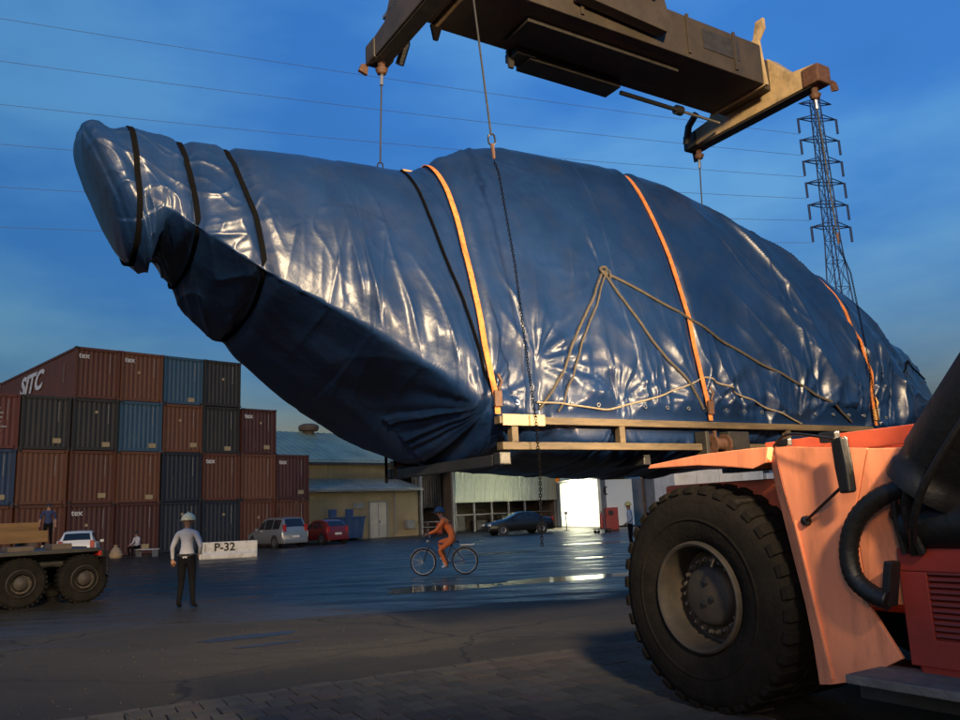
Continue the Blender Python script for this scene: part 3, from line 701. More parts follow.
# broad slack of the sheet
def crease(x, y, sd_, w=.16): return np.exp(-np.abs(n2(x, y, sd_))/w)      # narrow sharp folds
D += .022*n2(UU*.9+3, ZZ*.8+VV*.5, 1)+.010*n2(UU*2.1, ZZ*1.6+VV, 2)
body = sst(-4.9, -3.9, UU)*(1-sst(4.2, 5.0, UU))
# pleats gathered along the frame and the chine: taller and sharper towards the bottom
zc_u = np.interp(UU, ST[:, 0], ST[:, 3]); hz_ = ZZ-zc_u
wp = .30*n2(UU*.9, ZZ*.9, 7)+.08*n2(UU*3, ZZ*2.2, 8)
for f, a_, sd_, hi in ((1.7, .050, 11, 2.0), (3.4, .056, 12, 1.75), (6.2, .040, 13, 1.45), (10.5, .019, 14, 1.0)):
    hv = hi*(.75+.6*n2(UU*1.1, UU*0+2, sd_+40)+.35*n2(UU*f*.8, UU*0+5, sd_+60))
    lowk = (1-sst(.05, np.maximum(.2, hv), hz_))*(.08+.92*sst(-.32, .04, hz_))
    lean = hz_*(.16*np.sin(UU*1.3+.6)+.10*n2(UU*2.3, UU*0, sd_+80))
    xx = (UU+lean)*f+wp*f*.35
    lowk = lowk*(1-(1-sst(-.02, .45, hz_))*(1-sst(-3.4, -2.7, UU))*.85)
    D += body*lowk*a_*(1+.45*sst(-1.2, .8, UU))*(1.1*n2(xx, hz_*.55, sd_)+.75*crease(xx, hz_*.45, sd_+5, .22))
# creases running out from the points where ropes and straps pull
def star(u0, z0, amp, k, Rr, sd_, lo=-9, hi_=9):
    du = UU-u0; dz = ZZ-z0; r = np.sqrt(du**2+dz**2)+1e-4; ph = np.arctan2(dz, du)
    g_ = np.exp(-r/Rr)*np.minimum(1, (r/.34)**1.5)*(VV < .2)
    ang = sst(lo, lo+.3, ph)*(1-sst(hi_-.3, hi_, ph))
    return 1.5*amp*g_*ang*(.8*crease(ph*k+.3*n2(r*3, ph*2, sd_), r*.4, sd_+1, .25)+.5*n2(ph*k*1.9, r*.6, sd_+2))
D += star(-1.16, 4.20, .03, 2.6, .45, 21)
D += star(-2.3, 3.05, .10, 3.0, .62, 23, -.7, 2.6)
D += star(-2.95, 2.6, .07, 3.2, .7, 25)
D += star(-.0, 2.6, .095, 3.4, .62, 27)
D += star(-1.25, 2.6, .07, 3.2, .55, 29)
D += star(1.7, 2.5, .06, 3.2, .6, 31)
D += star(3.2, 2.7, .07, 3.0, .55, 33)
D += star(-2.5, 5.65, .03, 3, .5, 35)
# long slack folds falling along the sloping tail of the cover
rm = (1-sst(-.55, -.1, VV))*sst(.7, 1.6, UU)*(1-sst(4.0, 4.8, UU))*sst(2.6, 3.1, ZZ)*(VV < .3)
pr = (UU*.78+ZZ*.62); al = (UU*.62-ZZ*.78)
rw_ = .35*n2(al*.8, pr*.5, 41)
D += rm*.085*crease(pr*1.5+rw_, al*.30, 42, .14)
D += rm*.055*crease(pr*3.4+rw_*2, al*.42, 43, .17)
D += rm*.024*crease(pr*6.5+rw_*3, al*.7, 44, .25)
# forward part: drags running from the waist towards the crown
fm = sst(-5.1, -4.4, UU)*(1-sst(-2.9, -2.4, UU))*sst(3.0, 3.6, ZZ)
D += fm*.016*crease(UU*2.2-ZZ*.5, ZZ*.5+UU*.2, 45, .12)*(n2(UU*1.2, ZZ*1.5, 46) > .1)
# crumpled, tied tail and nose
tl = 1-sst(-5.35, -4.75, UU)
qx = .5*n2(UU*2.1, ZZ*2.3+VV, 50)
D += tl*.8*(.030*n2(UU*2.2+ZZ, ZZ*1.7-UU+VV, 51)+.038*crease(UU*1.6+ZZ*1.3+qx, ZZ*1.2-UU*.9+VV, 52, .15)+.028*crease(UU*3.1-ZZ*1.9+qx, ZZ*2.3+UU*1.3+VV*1.6, 53, .16)+.013*crease(UU*6+ZZ*4+qx, ZZ*5-UU*3+VV*4, 54, .2)-.03)
nl = sst(4.0, 4.8, UU)
D += nl*(.026*n2(UU*2.3+ZZ, ZZ*2.1-UU+VV, 55)+.030*crease(UU*1.9+ZZ*1.1+qx, ZZ*1.6-UU+VV, 56, .15)+.022*crease(UU*3.6-ZZ*2+qx, ZZ*3.1+VV*2, 57, .17)+.010*crease(UU*7+ZZ*3, ZZ*6+VV*4, 58, .2)-.025)
# belly sagging through the frame
D += (nz_ < -.5)*.03*n2(UU*1.7, VV*2.1, 61)
D += .006*crease(UU*2.4+ZZ*1.7+qx, ZZ*2.0-UU*1.2+VV, 63, .12)+.0025*n2(UU*9, ZZ*8+VV*8, 64)
for us_ in (-4.05, -.95, 2.05): D += .011*sst(us_-.012, us_+.012, UU+.03*np.sin(ZZ*2))-.011*sst(us_+.5, us_+1.2, UU)   # overlapping sheets
# straps and bands bite in
STR = [(-2.88, 0.0), (0.05, .0), (3.25, 0.)]
for u0, _ in STR: D -= .042*np.exp(-((UU-u0)/.055)**2)-.016*np.exp(-((np.abs(UU-u0)-.14)/.07)**2)
BND = [(-6.08, .10), (-5.60, .16), (-5.12, .32), (4.5, .0)]
for u0, sl_ in BND: D -= .055*np.exp(-((UU-u0+sl_*(ZZ-4.6)*.5)/.07)**2)
V[..., 1] += D*NR[..., 0]; V[..., 2] += D*NR[..., 1]
V[..., 0] += -.46*(V[..., 2]-4.6)*(1-sst(-6.30, -5.75, UU))     # the blunt end is cut at a slant
ck = (np.abs(V[..., 0]) < 3.1)&(V[..., 2] < 2.72)&(V[..., 1] < -1.0); V[..., 1] = np.where(ck, np.maximum(V[..., 1], -1.135-np.clip(V[..., 2]-2.5, 0, .3)*.5), V[..., 1])   # kept behind the cradle rails
vs = V.reshape(-1, 3)
idx = np.arange(NUa*NT).reshape(NUa, NT)
q0 = idx[:-1]; q1 = np.roll(q0, -1, 1); q3 = idx[1:]; q2 = np.roll(q3, -1, 1)
fs = np.stack([q0, q3, q2, q1], -1).reshape(-1, 4)
me = bpy.data.meshes.new('tarpaulin'); me.from_pydata(vs.tolist(), [], fs.tolist()+[tuple(int(t) for t in idx[0]), tuple(int(t) for t in idx[-1][::-1])])
bm = bmesh.new(); bm.from_mesh(me); bmesh.ops.recalc_face_normals(bm, faces=bm.faces); bm.to_mesh(me); bm.free()
me.polygons.foreach_set('use_smooth', [True]*len(me.polygons)); me.materials.append(mt['tarp'])
inst('tarpaulin', me, load)
bvh = BVHTree.FromPolygons([tuple(p) for p in vs.tolist()], fs.tolist())
def near(uq, zq, off=.015):
    h, n_, i_, d_ = bvh.ray_cast(Vector((uq, -6, zq)), Vector((0, 1, 0)))
    return Vector((uq, h.y-off, zq)) if h else Vector((uq, -1.15-off, zq))
def ring_at(uq, slant=0., zmid=4.6, off=.012, t0=0., t1=1., n=90):
    # points round the load in a (possibly slanting) plane, found by shooting inwards from all round
    w, v0, zc, zt, zb, pt, pb = sec(uq); cz = (zt+zb)/2; pts = []
    for t in np.linspace(t0, t1, n):
        a_ = -PI/2-t*2*PI; d_ = Vector((0, math.cos(a_), math.sin(a_)))
        c_ = Vector((uq, v0, cz)); far = c_+d_*5
        uu = uq-slant*((cz+d_.z*1.0)-zmid)
        h, nn, i_, ds = bvh.ray_cast(Vector((uu, far.y, far.z)), -d_)
        if h: pts.append(h+d_*off)
    return pts
def smooth_pts(p, k=1):
    for _ in range(k): p = [p[0]]+[(p[i-1]+p[i]*2+p[i+1])/4 for i in range(1, len(p)-1)]+[p[-1]]
    return p
def ribbon(pts, w, th_=.008, wdir=Vector((1, 0, 0)), c0=Vector((0, 0, 4))):
    m = MB(); vs = []
    for i, p in enumerate(pts):
        d = (pts[min(i+1, len(pts)-1)]-pts[max(i-1, 0)]).normalized(); nrm = d.cross(wdir).normalized()
        if nrm.dot(p-Vector((p.x, 0, c0.z))) < 0: nrm = -nrm
        for a_, b_ in ((-1, 0), (1, 0), (1, 1), (-1, 1)): vs.append(p+wdir*(a_*w/2)+nrm*(b_*th_))
    k = len(pts); fs = [(i*4+j, i*4+(j+1) % 4, (i+1)*4+(j+1) % 4, (i+1)*4+j) for i in range(k-1) for j in range(4)]
    return m.add(vs, fs+[(3, 2, 1, 0), (k*4-4, k*4-3, k*4-2, k*4-1)])
for u0, _ in STR:
    pts = smooth_pts(ring_at(u0, t0=.17, t1=.83, n=110, off=.034), 2)
    pts = [Vector((u0, -1.19, 2.47)), Vector((u0, -1.185, 2.6))]+[p for p in pts if p.z > 2.7]+[Vector((u0, 1.22, 2.47))]
    ribbon(pts, .062).build('lashing_strap', 'strap', load, smooth=True)
    hk = MB(); hk.box((u0, -1.21, 2.62), (.085, .03, .16)); hk.tube([(u0, -1.225, 2.70), (u0+.03, -1.24, 2.78), (u0, -1.225, 2.86)], .016, 6)
    hk.build('ratchet_buckle', 'rusty' if u0 < 3 else 'pad', load, bevel=.006)
for u0, sl_ in BND:
    pts = smooth_pts(ring_at(u0, sl_*.5, n=100, off=.014), 2)
    ribbon(pts, .05, .008, c0=Vector((0, 0, sec(u0)[2]))).build('tie_band', 'band', load, smooth=True)
def rope(nm, uz, r=.014, mat='rope', n=26):
    out = []
    for (a_, b_), (c_, d_) in zip(uz[:-1], uz[1:]):
        for t in np.linspace(0, 1, n)[:-1]: out.append(near(a_+(c_-a_)*t, b_+(d_-b_)*t))
    out.append(near(*uz[-1])); out = smooth_pts(out, 4)
    # taut: never dip into folds
    return MB().tube(out, r, 6).build(nm, mat, load, smooth=True)
rope('lashing_rope', [(-1.16, 4.20), (-1.71, 3.44), (-2.29, 2.55)], .016)
rope('lashing_rope', [(-1.13, 4.16), (-1.63, 3.42), (-2.12, 2.52)], .013)
rope('lashing_rope', [(-1.16, 4.20), (-.76, 3.52), (-.06, 2.6)], .016)
rope('lashing_rope', [(-1.16, 4.20), (.07, 3.71), (1.24, 3.16), (2.75, 2.52)], .017, 'rope')
rope('lashing_rope', [(-2.33, 2.62), (-1.48, 2.55), (-.74, 2.72), (.09, 2.99)], .010, 'rope_light')
rope('lashing_rope', [(.09, 2.99), (.58, 2.81), (1.73, 2.47)], .012, 'rope_light')
rope('lashing_rope', [(-3.27, 5.36), (-3.23, 4.68), (-3.13, 3.97), (-3.01, 3.32), (-2.87, 2.73)], .017, 'band')
rope('lashing_rope', [(4.35, 3.2), (4.9, 3.55), (5.5, 3.3)], .012, 'band')
ey = MB()
for ue in np.arange(-2.6, 4.0, .33):
    p_ = near(ue, 2.60, .006)
    ey.tube([p_+Vector((.02*math.cos(t), 0, .02*math.sin(t))) for t in np.linspace(0, 2*PI, 11)[:-1]], .006, 5, closed=True)
tag(ey.build('eyelets', 'chrome', load), kind='stuff')
kn = MB(); kp = near(-1.16, 4.20, .03)
kn.tube([kp+Vector((.035*math.cos(t), -.02*math.sin(2*t), .045*math.sin(t))) for t in np.linspace(0, 2*PI, 13)[:-1]], .018, 6, closed=True)
kn.tube([kp+Vector((.03, 0, .03)), kp+Vector((.07, -.03, .0)), kp+Vector((.08, -.02, -.09))], .011, 5)
kn.build('rope_knot', 'rope', load, smooth=True)
pd = MB(); pd.box((-3.0, .55, 5.50), (.16, .5, .12)); pd.build('corner_pad', 'pad', load, rot=(0, 0, 0), bevel=.02)

# ------------------------------------------------------------------ carrying frame under the load
fr = thing('lifting_cradle', 'worn steel cradle of stacked beams carrying the wrapped load', 'frame', LC, A32)
for v_ in (-1.2, 1.2):
    MB().box((.1, v_, 2.41), (6.0, .10, .075)).build('upper_beam', 'beam', fr, bevel=.008)
    MB().box((-1.32, v_, 2.16), (3.12, .11, .075)).build('lower_beam', 'beam', fr, bevel=.008)
    MB().box((1.72, v_, 2.16), (2.75, .11, .075)).build('lower_beam', 'beam', fr, bevel=.008)
    for u_ in (-2.72, -1.35, 1.35, 2.75):
        MB().box((u_, v_+(.0), 2.285), (.075, .08, .174)).build('post', 'beam', fr, bevel=.006)
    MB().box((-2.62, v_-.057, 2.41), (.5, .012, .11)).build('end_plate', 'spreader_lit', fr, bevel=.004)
for u_ in (-2.86, -.9, .9, 2.95):
    MB().box((u_, .03, 2.03), (.10, 2.26, .11)).build('cross_beam', 'black', fr, bevel=.008)
for v_ in (-1.2, 1.2):
    for u_ in (-2.86, 2.95):
        lug = MB(); lug.box((u_, v_, 2.04), (.13, .12, .12)); lug.build('corner_casting', 'black', fr, bevel=.012)
for v_ in (-1, 1):
    MB().box((-.17, v_*1.24, 2.2), (.06, .17, .26)).build('winch_bracket', 'beam_dark', fr, bevel=.012); MB().box((.36, v_*1.24, 2.2), (.34, .15, .27)).build('winch_bracket', 'beam_dark', fr, bevel=.012)
    rl = MB(); rl.lathe([(0, .02), (0, .115), (.03, .115), (.03, .07), (.22, .07), (.22, .115), (.25, .115), (.25, .02)], (-.09, v_*1.27, 2.19), 'x', 20); rl.build('winch_reel', 'rusty', fr, smooth=True)
MB().bar((-.02, -1.29, 2.34), (-.02, -1.29, 2.05), .03, .03).build('winch_lever', 'rusty', fr)
# drip straps hanging from the far end beam
for u_, v_, l_ in ((-3.0, 1.1, .17), (-3.05, .75, .12)):
    MB().box((u_, v_, 2.2-l_/2), (.03, .02, l_+.2)).build('loose_strap_end', 'band', fr)

# ------------------------------------------------------------------ spreader
ZS = 7.40
sp = thing('spreader', 'dirty ochre lifting spreader beam hanging above the wrapped load', 'spreader', LC+Vector((0, 0, ZS)), A32)
# box beam with chamfered top, closed ends
bmn = MB(); bmn.prism([(-.62, .22), (.42, .22), (.42, .85), (.3, .97), (-.5, .97), (-.62, .85)], 5.0, (-2.5, 0, 0), (0, 1, 0), (0, 0, 1), (1, 0, 0)); bmn.build('main_beam', 'spreader', sp, bevel=.015)
for x in (-1.9, -.95, 0.95, 1.9):
    MB().box((x, -.635, .58), (.05, .025, .6)).build('stiffener', 'spreader', sp, bevel=.004)
MB().box((1.62, -.626, .60), (.75, .012, .30)).build('repair_panel', 'beam_dark', sp, bevel=.004)
# rotator housing over the middle
rt_ = MB(); rt_.prism([(-1.1, .40), (.35, .32), (.42, .5), (.15, 1.6), (-.9, 1.6), (-1.1, 1.3)], .16, (0, -.82, 0), (1, 0, 0), (0, 0, 1), (0, 1, 0)); rt_.build('rotator_cheek', 'spreader', sp, bevel=.01)
rt_ = MB(); rt_.prism([(-1.1, .40), (.35, .32), (.42, .5), (.15, 1.6), (-.9, 1.6), (-1.1, 1.3)], .16, (0, .46, 0), (1, 0, 0), (0, 0, 1), (0, 1, 0)); rt_.build('rotator_cheek', 'spreader', sp, bevel=.01)
MB().lathe([(0, .02), (0, .62), (.5, .62), (.5, .5), (.9, .45), (.9, .02)], (-.35, -.1, 1.05), 'z', 28).build('slew_ring', 'beam_dark', sp, smooth=True)
bl_ = MB()
for px2 in (-.8, -.3, .1): bl_.lathe([(0, .005), (0, .05), (-.05, .05), (-.05, .005)], (px2, -.82, .75), 'y', 8)
tag(bl_.build('bolt_heads', 'bolt', sp), kind='stuff')
# plates and cable chain under the far edge
MB().box((-.35, .43, .15), (1.6, .34, .14)).build('belly_plate', 'beam_dark', sp, bevel=.01)
MB().box((-1.22, .38, .16), (.3, .3, .12)).build('belly_box', 'beam_dark', sp, bevel=.01)
MB().prism([(0, 0), (.12, 0), (.1, -.24), (.03, -.24)], .04, (-1.42, .40, .22), (1, 0, 0), (0, 0, 1), (0, 1, 0)).build('drop_lug', 'beam_dark', sp)
MB().prism([(0, 0), (.16, 0), (.1, -.2), (.04, -.2)], .04, (-2.6, .35, .22), (1, 0, 0), (0, 0, 1), (0, 1, 0)).build('drop_lug', 'beam_dark', sp)
MB().box((-.3, -.1, .185), (2.6, .5, .06)).build('slide_plate', 'beam_dark', sp, bevel=.008)
cy = MB(); cy.tube([(.55, .38, .08), (1.7, .38, .08)], .035, 10); cy.build('telescope_cylinder', 'black', sp, smooth=True)
cy = MB(); cy.tube([(1.7, .38, .08), (2.62, .38, .08)], .022, 8); cy.build('cylinder_rod', 'chrome', sp, smooth=True)
cy = MB(); cy.lathe([(-.06, .01), (-.06, .075), (.06, .075), (.06, .01)], (1.72, .38, .08), 'x', 14); cy.build('cylinder_gland', 'black', sp, smooth=True)
for s_ in (-1, 1):
    e = -1 if s_ < 0 else 1
    nk = MB(); nk.prism([(-.5, .25), (.4, .25), (.4, .75), (-.5, .75)], .30, (2.50 if e > 0 else -2.80, 0, 0), (0, 1, 0), (0, 0, 1), (1, 0, 0)); nk.build('telescopic_arm', 'spreader', sp, bevel=.01)
    cb = MB(); prof = [(-1.22, .02), (1.22, .02), (1.26, .28), (.75, .34), (.45, .78), (-.5, .78), (-.85, .36), (-1.26, .30)]
    cb.prism(prof, .26, (2.80 if e > 0 else -3.06, 0, 0), (0, 1, 0), (0, 0, 1), (1, 0, 0)); cb.build('end_beam', 'spreader_lit' if e > 0 else 'spreader', sp, bevel=.015)  # right end beam takes the lit-toned copy, the left one the dark paint
    MB().box((e*2.93, 0, .008), (.2, 2.3, .02)).build('end_beam_sole', 'beam_dark', sp)
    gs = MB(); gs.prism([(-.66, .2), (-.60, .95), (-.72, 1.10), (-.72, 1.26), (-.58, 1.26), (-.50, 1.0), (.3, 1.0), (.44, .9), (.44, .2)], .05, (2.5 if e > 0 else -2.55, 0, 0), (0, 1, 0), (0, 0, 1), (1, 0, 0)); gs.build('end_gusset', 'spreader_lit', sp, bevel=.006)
    for v_ in (-1.13, 1.13):
        hb = MB(); hb.box((e*2.93, v_+.05*(1 if v_ > 0 else -1), .15), (.30, .28, .28)); hb.build('twistlock_housing', 'spreader' if v_ > 0 else 'rusty', sp, bevel=.03)
        tw_ = MB(); tw_.lathe([(.02, .05), (-.08, .05), (-.1, .085), (-.16, .06), (-.18, .01)], (e*2.93, v_, 0), 'z', 14); tw_.build('twistlock', 'rusty', sp, smooth=True)
        fl_ = MB(); fl_.prism([(0, 0), (.1, -.02), (.14, -.12), (.02, -.16)], .05, (e*2.93+e*.1, v_+(.18 if v_ > 0 else -.23), .05), (e, 0, 0), (0, 0, 1), (0, 1, 0)); fl_.build('guide_flap', 'rusty', sp)
    br = MB(); br.tube([(e*2.7, .9, .5), (e*2.62, 1.02, .3), (e*2.66, 1.14, .05)], .06, 8); br.build('hose_guard', 'black', sp, smooth=True)
MB().box((-2.92, .35, .42), (.28, .9, .05)).build('walkway_strip', 'steel', sp, bevel=.006)

# ------------------------------------------------------------------ slings
def world(u_, v_, z_): return LC+U3*u_+V3*v_+Vector((0, 0, z_))
def link(m, p, d, ln, r, flip):
    d = d.normalized(); x = d.cross(Vector((0, 1, 0)) if flip else Vector((1, 0, 0))).normalized(); w = ln*.30; h = ln/2-w
    ring = [p+d*(h*(1 if math.sin(t) >= 0 else -1)+w*math.sin(t))+x*w*math.cos(t) for t in np.linspace(0, 2*PI, 13)[:-1]]
    return m.tube(ring, r, 5, closed=True)
def chain(nm, pts, ln, r, mat, parent):
    # chain of separate links along a path, joined: each link is only a few pixels
    pts = [Vector(p) for p in pts]; seg = [(b-a).length for a, b in zip(pts[:-1], pts[1:])]; tot = sum(seg); m = MB(); n = int(tot/(ln*.78)); 
    for k in range(n+1):
        s_ = k*tot/max(n, 1); i = 0
        while i < len(seg)-1 and s_ > seg[i]: s_ -= seg[i]; i += 1
        link(m, pts[i].lerp(pts[i+1], min(1, s_/seg[i])), pts[i+1]-pts[i], ln, r, k % 2)
    return tag(m.build(nm, mat, parent, smooth=True), kind='stuff')
def sling(label, top, knot, path, nm='lifting_sling', link_len=.036, tail=None):
    r = thing(nm, label, 'sling', (0, 0, 0), 0, 'slings hanging from the spreader corners')
    top, knot = Vector(top), Vector(knot); d = (knot-top).normalized()
    MB().tube([top, knot], .011, 7).build('cable', 'wire', r, smooth=True)
    fe = MB(); fe.tube([top+d*.02, top+d*.20], .026, 8); fe.build('ferrule', 'chrome', r, smooth=True)
    sh_ = MB(); link(sh_, top+Vector((0, 0, .03)), d, .17, .022, 0); sh_.build('shackle', 'rusty', r, smooth=True)
    sh_ = MB(); link(sh_, knot+d*.05, d, .12, .010, 1); sh_.build('master_link', 'black', r, smooth=True)
    sh_ = MB(); sh_.tube([knot+d*.10, knot+d*.26], [.022, .015], 8); sh_.build('hook', 'rusty', r, smooth=True)
    if path: chain('chain', [knot+d*.3]+list(path), link_len, .0042, 'band', r)
    if tail: chain('loose_chain', tail, .036, .0045, 'band', r)
    return r
def nearW(u_, z_, off=.05): p = near(u_, z_, off); return world(p.x, p.y, p.z)
sling('sling with long loose chain hanging below the near left frame corner', world(-2.93, -1.13, ZS-.12), world(-2.76, -1.13, 5.42),
      [world(-2.70, -1.15, 5.0), world(-2.62, -1.24, 4.0), world(-2.56, -1.28, 3.0), world(-2.53, -1.32, 2.45)], tail=[world(-2.53, -1.33, 2.45), world(-2.52, -1.33, 1.9), world(-2.54, -1.33, 1.22)])
sling('thin cable sling from the far left spreader corner to the padded ridge', world(-2.93, 1.13, ZS-.12), world(-2.96, 1.17, 6.0), [world(-2.97, 1.25, 5.3), world(-2.97, 1.3, 2.3)])
sling('short cable sling from the far right spreader corner behind the load', world(2.93, 1.13, ZS-.12), world(2.95, 1.2, 6.2), [world(2.97, 1.27, 5.5), world(2.97, 1.32, 2.3)])
sling('cable sling with dark chain links in front of the transmission tower', world(2.93, -1.13, ZS-.12), world(3.02, -1.13, 5.30), [world(3.08, -1.22, 4.6), world(3.1, -1.29, 3.5), world(3.12, -1.32, 2.45)])

def cr(pts, n=8):
    pts = [Vector(p) for p in pts]; out = []
    for i in range(len(pts)-1):
        a_, b_, c_, d_ = pts[max(i-1, 0)], pts[i], pts[i+1], pts[min(i+2, len(pts)-1)]
        for t in np.linspace(0, 1, n)[:-1]:
            out.append(.5*((2*b_)+(c_-a_)*t+(2*a_-5*b_+4*c_-d_)*t*t+(3*b_-a_-3*c_+d_)*t**3))
    return out+[pts[-1]]
# ------------------------------------------------------------------ reach stacker
WC = Vector((1.56, 6.36, 0))
rs = thing('reach_stacker', 'orange reach stacker with huge front tyre and wide fender at right', 'reach stacker', WC, A32)
# local axes: x into the machine, y forwards, z up
whl = None
def wheel(x0, R_=.845, W_=.56, label=None, detail=True, y0=0.):
    prof = [(.045, .40), (.01, .43), (-.012, .52), (-.022, .62), (-.005, .73), (.025, .79), (.07, .815), (W_/2, .825), (W_-.07, .815), (W_, .74), (W_+.02, .6), (W_-.03, .40)]
    ty = MB(); ty.lathe(prof, (0, 0, 0), 'x', 72); w = ty.build('wheel', 'rubber', rs, (x0, y0, .845), smooth=True)
    # moulded ring on the sidewall
    ln_ = MB(); ln_.lathe([(-.012, .565), (-.026, .575), (-.026, .585), (-.012, .595)], (0, 0, 0), 'x', 72); ln_.lathe([(.004, .70), (-.008, .708), (-.008, .716), (.008, .724)], (0, 0, 0), 'x', 72); ln_.build('sidewall_ring', 'rubber', w, smooth=True)
    lug = MB(); lug.prism([(.0, .775), (.27, .80), (.27, .838), (.06, .836), (.012, .822)], .085, (0, -.042, 0), (1, 0, 0), (0, 0, 1), (0, 1, 0))
    for v in range(len(lug.v)):   # lugs sweep back towards the middle
        p = lug.v[v]; lug.v[v] = (p[0], p[1]+.10*max(0, p[0]), p[2])
    lm = lug.mesh('tread_lug', .008); lm.materials.append(mt['rubber'])
    lg2 = MB(); lg2.add([(W_-p[0], p[1]+.06, p[2]) for p in lug.v], lug.f); lm2 = lg2.mesh('tread_lug', .008); lm2.materials.append(mt['rubber'])
    N = 34
    for k in range(N):
        a_ = 2*PI*k/N
        inst('tread_lug', lm, w, (0, 0, 0), (a_, 0, 0)); inst('tread_lug', lm2, w, (0, 0, 0), (a_+PI/N, 0, 0))
    rm = MB(); rm.lathe([(.02, .415), (-.012, .41), (-.022, .395), (-.012, .378), (.03, .365), (.06, .358), (.24, .350), (.25, .30), (.22, .285)], (0, 0, 0), 'x', 64); r_ = rm.build('rim', 'rim', w, smooth=True)
    hb = MB(); hb.lathe([(.235, .33), (.21, .295), (.205, .235), (.15, .228), (.12, .215), (.105, .19), (.105, .005)], (0, 0, 0), 'x', 48); hub = hb.build('hub', 'rim', w, smooth=True)
    bo_ = MB()
    for k in range(22):
        a_ = 2*PI*k/22; bo_.lathe([(.24, .022), (.165, .022), (.165, .014), (.14, .014), (.14, .002)], (0, .262*math.cos(a_), .268*math.sin(a_)), 'x', 6)
    tag(bo_.build('wheel_nuts', 'bolt', w), kind='stuff')
    cp = MB()
    for y_, z_ in ((.0, .10), (.03, -.06), (-.05, -.02)): cp.lathe([(.11, .024), (.09, .024), (.085, .002)], (0, y_, z_), 'x', 10)
    cp.build('hub_plug', 'black', w, smooth=True)
    vl = MB(); vl.tube([(.05, -.2, .30), (.0, -.2, .28), (.0, -.17, .23)], .008, 6); vl.build('valve_stem', 'bolt', w)
    return w
wheel(0.0)
w2 = MB(); w2.lathe([(.0, .40), (-.0, .74), (.05, .82), (.5, .82), (.56, .74), (.56, .40)], (0, 0, 0), 'x', 48); w2.build('inner_wheel', 'rubber', rs, (.66, 0, .845), smooth=True)
w3 = MB(); w3.lathe([(.0, .40), (-.0, .74), (.05, .82), (1.2, .82), (1.25, .74), (1.25, .40)], (0, 0, 0), 'x', 48); w3.build('far_wheel', 'rubber', rs, (2.95, 0, .845), smooth=True)
MB().tube([(.3, 0, .845), (3.9, 0, .845)], .3, 18).build('axle', 'beam_dark', rs, smooth=True)
# fender: top plate with rounded front and the folded flank behind the tyre
XF = -.02
top = [(.40, 1.835), (.37, 1.865), (-.16, 1.905), (-.62, 1.91), (-.81, 1.905), (-.78, 1.80), (-.66, 1.765), (-.40, 1.80), (-.15, 1.825), (.15, 1.832)]
m = MB(); m.prism(top, .85, (XF, 0, 0), (0, 1, 0), (0, 0, 1), (1, 0, 0)); m.build('fender_top', 'orange', rs, bevel=.008)
# flank: front lip facet, main facet, rear facet, each leaning a little differently
def plate(pts, th_, nm, mat):
    pts = [Vector(p) for p in pts]; n_ = (pts[1]-pts[0]).cross(pts[-1]-pts[0]).normalized()
    if n_.x < 0: n_ = -n_
    m = MB(); k = len(pts); vs = pts+[p+n_*th_ for p in pts]
    m.add(vs, [tuple(range(k-1, -1, -1)), tuple(range(k, 2*k))]+[(i, (i+1) % k, k+(i+1) % k, k+i) for i in range(k)])
    return m.build(nm, mat, rs, bevel=.006)
lipF = [(-.785, 1.80), (-.80, 1.63), (-.84, 1.40), (-.885, 1.14), (-.935, .86), (-.962, .62), (-.975, .36)]
lipB = [(-.86, 1.905), (-.90, 1.63), (-.95, 1.40), (-1.0, 1.14), (-1.055, .86), (-1.09, .62), (-1.105, .385)]
m = MB(); vs = [(XF+.05, y, z) for y, z in lipF]+[(XF, y, z) for y, z in lipB]; k = 7
vs += [(x+.03, y, z) for x, y, z in vs]
fs = [(i, i+1, k+i+1, k+i) for i in range(k-1)]+[(2*k+i+1, 2*k+i, 3*k+i, 3*k+i+1) for i in range(k-1)]
fs += [(i+1, i, 2*k+i, 2*k+i+1) for i in range(k-1)]+[(k+i, k+i+1, 3*k+i+1, 3*k+i) for i in range(k-1)]+[(0, k, 3*k, 2*k), (2*k-1, k-1, 3*k-1, 4*k-1)]
m.add(vs, fs); m.build('fender_lip', 'orange', rs)
m = MB()
for i in range(k-1): m.quad((XF+.06, lipF[i][0], lipF[i][1]), (XF+.06, lipF[i+1][0], lipF[i+1][1]), (.83, lipF[i+1][0], lipF[i+1][1]), (.83, lipF[i][0], lipF[i][1]))
m.build('wheel_arch', 'beam_dark', rs)
plate([(XF, -.863, 1.905), (XF, -1.545, 1.835), (XF, -1.40, 1.42), (XF, -1.42, .9), (XF, -1.60, .60), (XF, -1.28, .43), (XF, -1.108, .385), (XF, -1.093, .62), (XF, -1.058, .86), (XF, -1.003, 1.14), (XF, -.953, 1.40), (XF, -.903, 1.63)], .03, 'fender_flank', 'orange')
plate([(XF+.004, -1.55, 1.83), (.12, -2.05, 1.80), (.12, -2.05, .9), (XF+.004, -1.425, .9), (XF+.004, -1.405, 1.42)], .03, 'rear_flank', 'orange')
MB().bar((XF-.006, -.97, 1.40), (XF-.006, -1.12, .42), .012, .02, (1, 0, 0)).build('weld_seam', 'orange', rs)
# far deck girder seen over the fender
MB().box((1.0, -1.25, 1.945), (.3, 2.3, .13)).build('deck_girder', 'orange_dark', rs, rot=(R(-.5), 0, 0), bevel=.01)
MB().box((2.05, -2.2, 1.25), (3.4, 5.6, .9)).build('chassis', 'orange_dark', rs, bevel=.03)
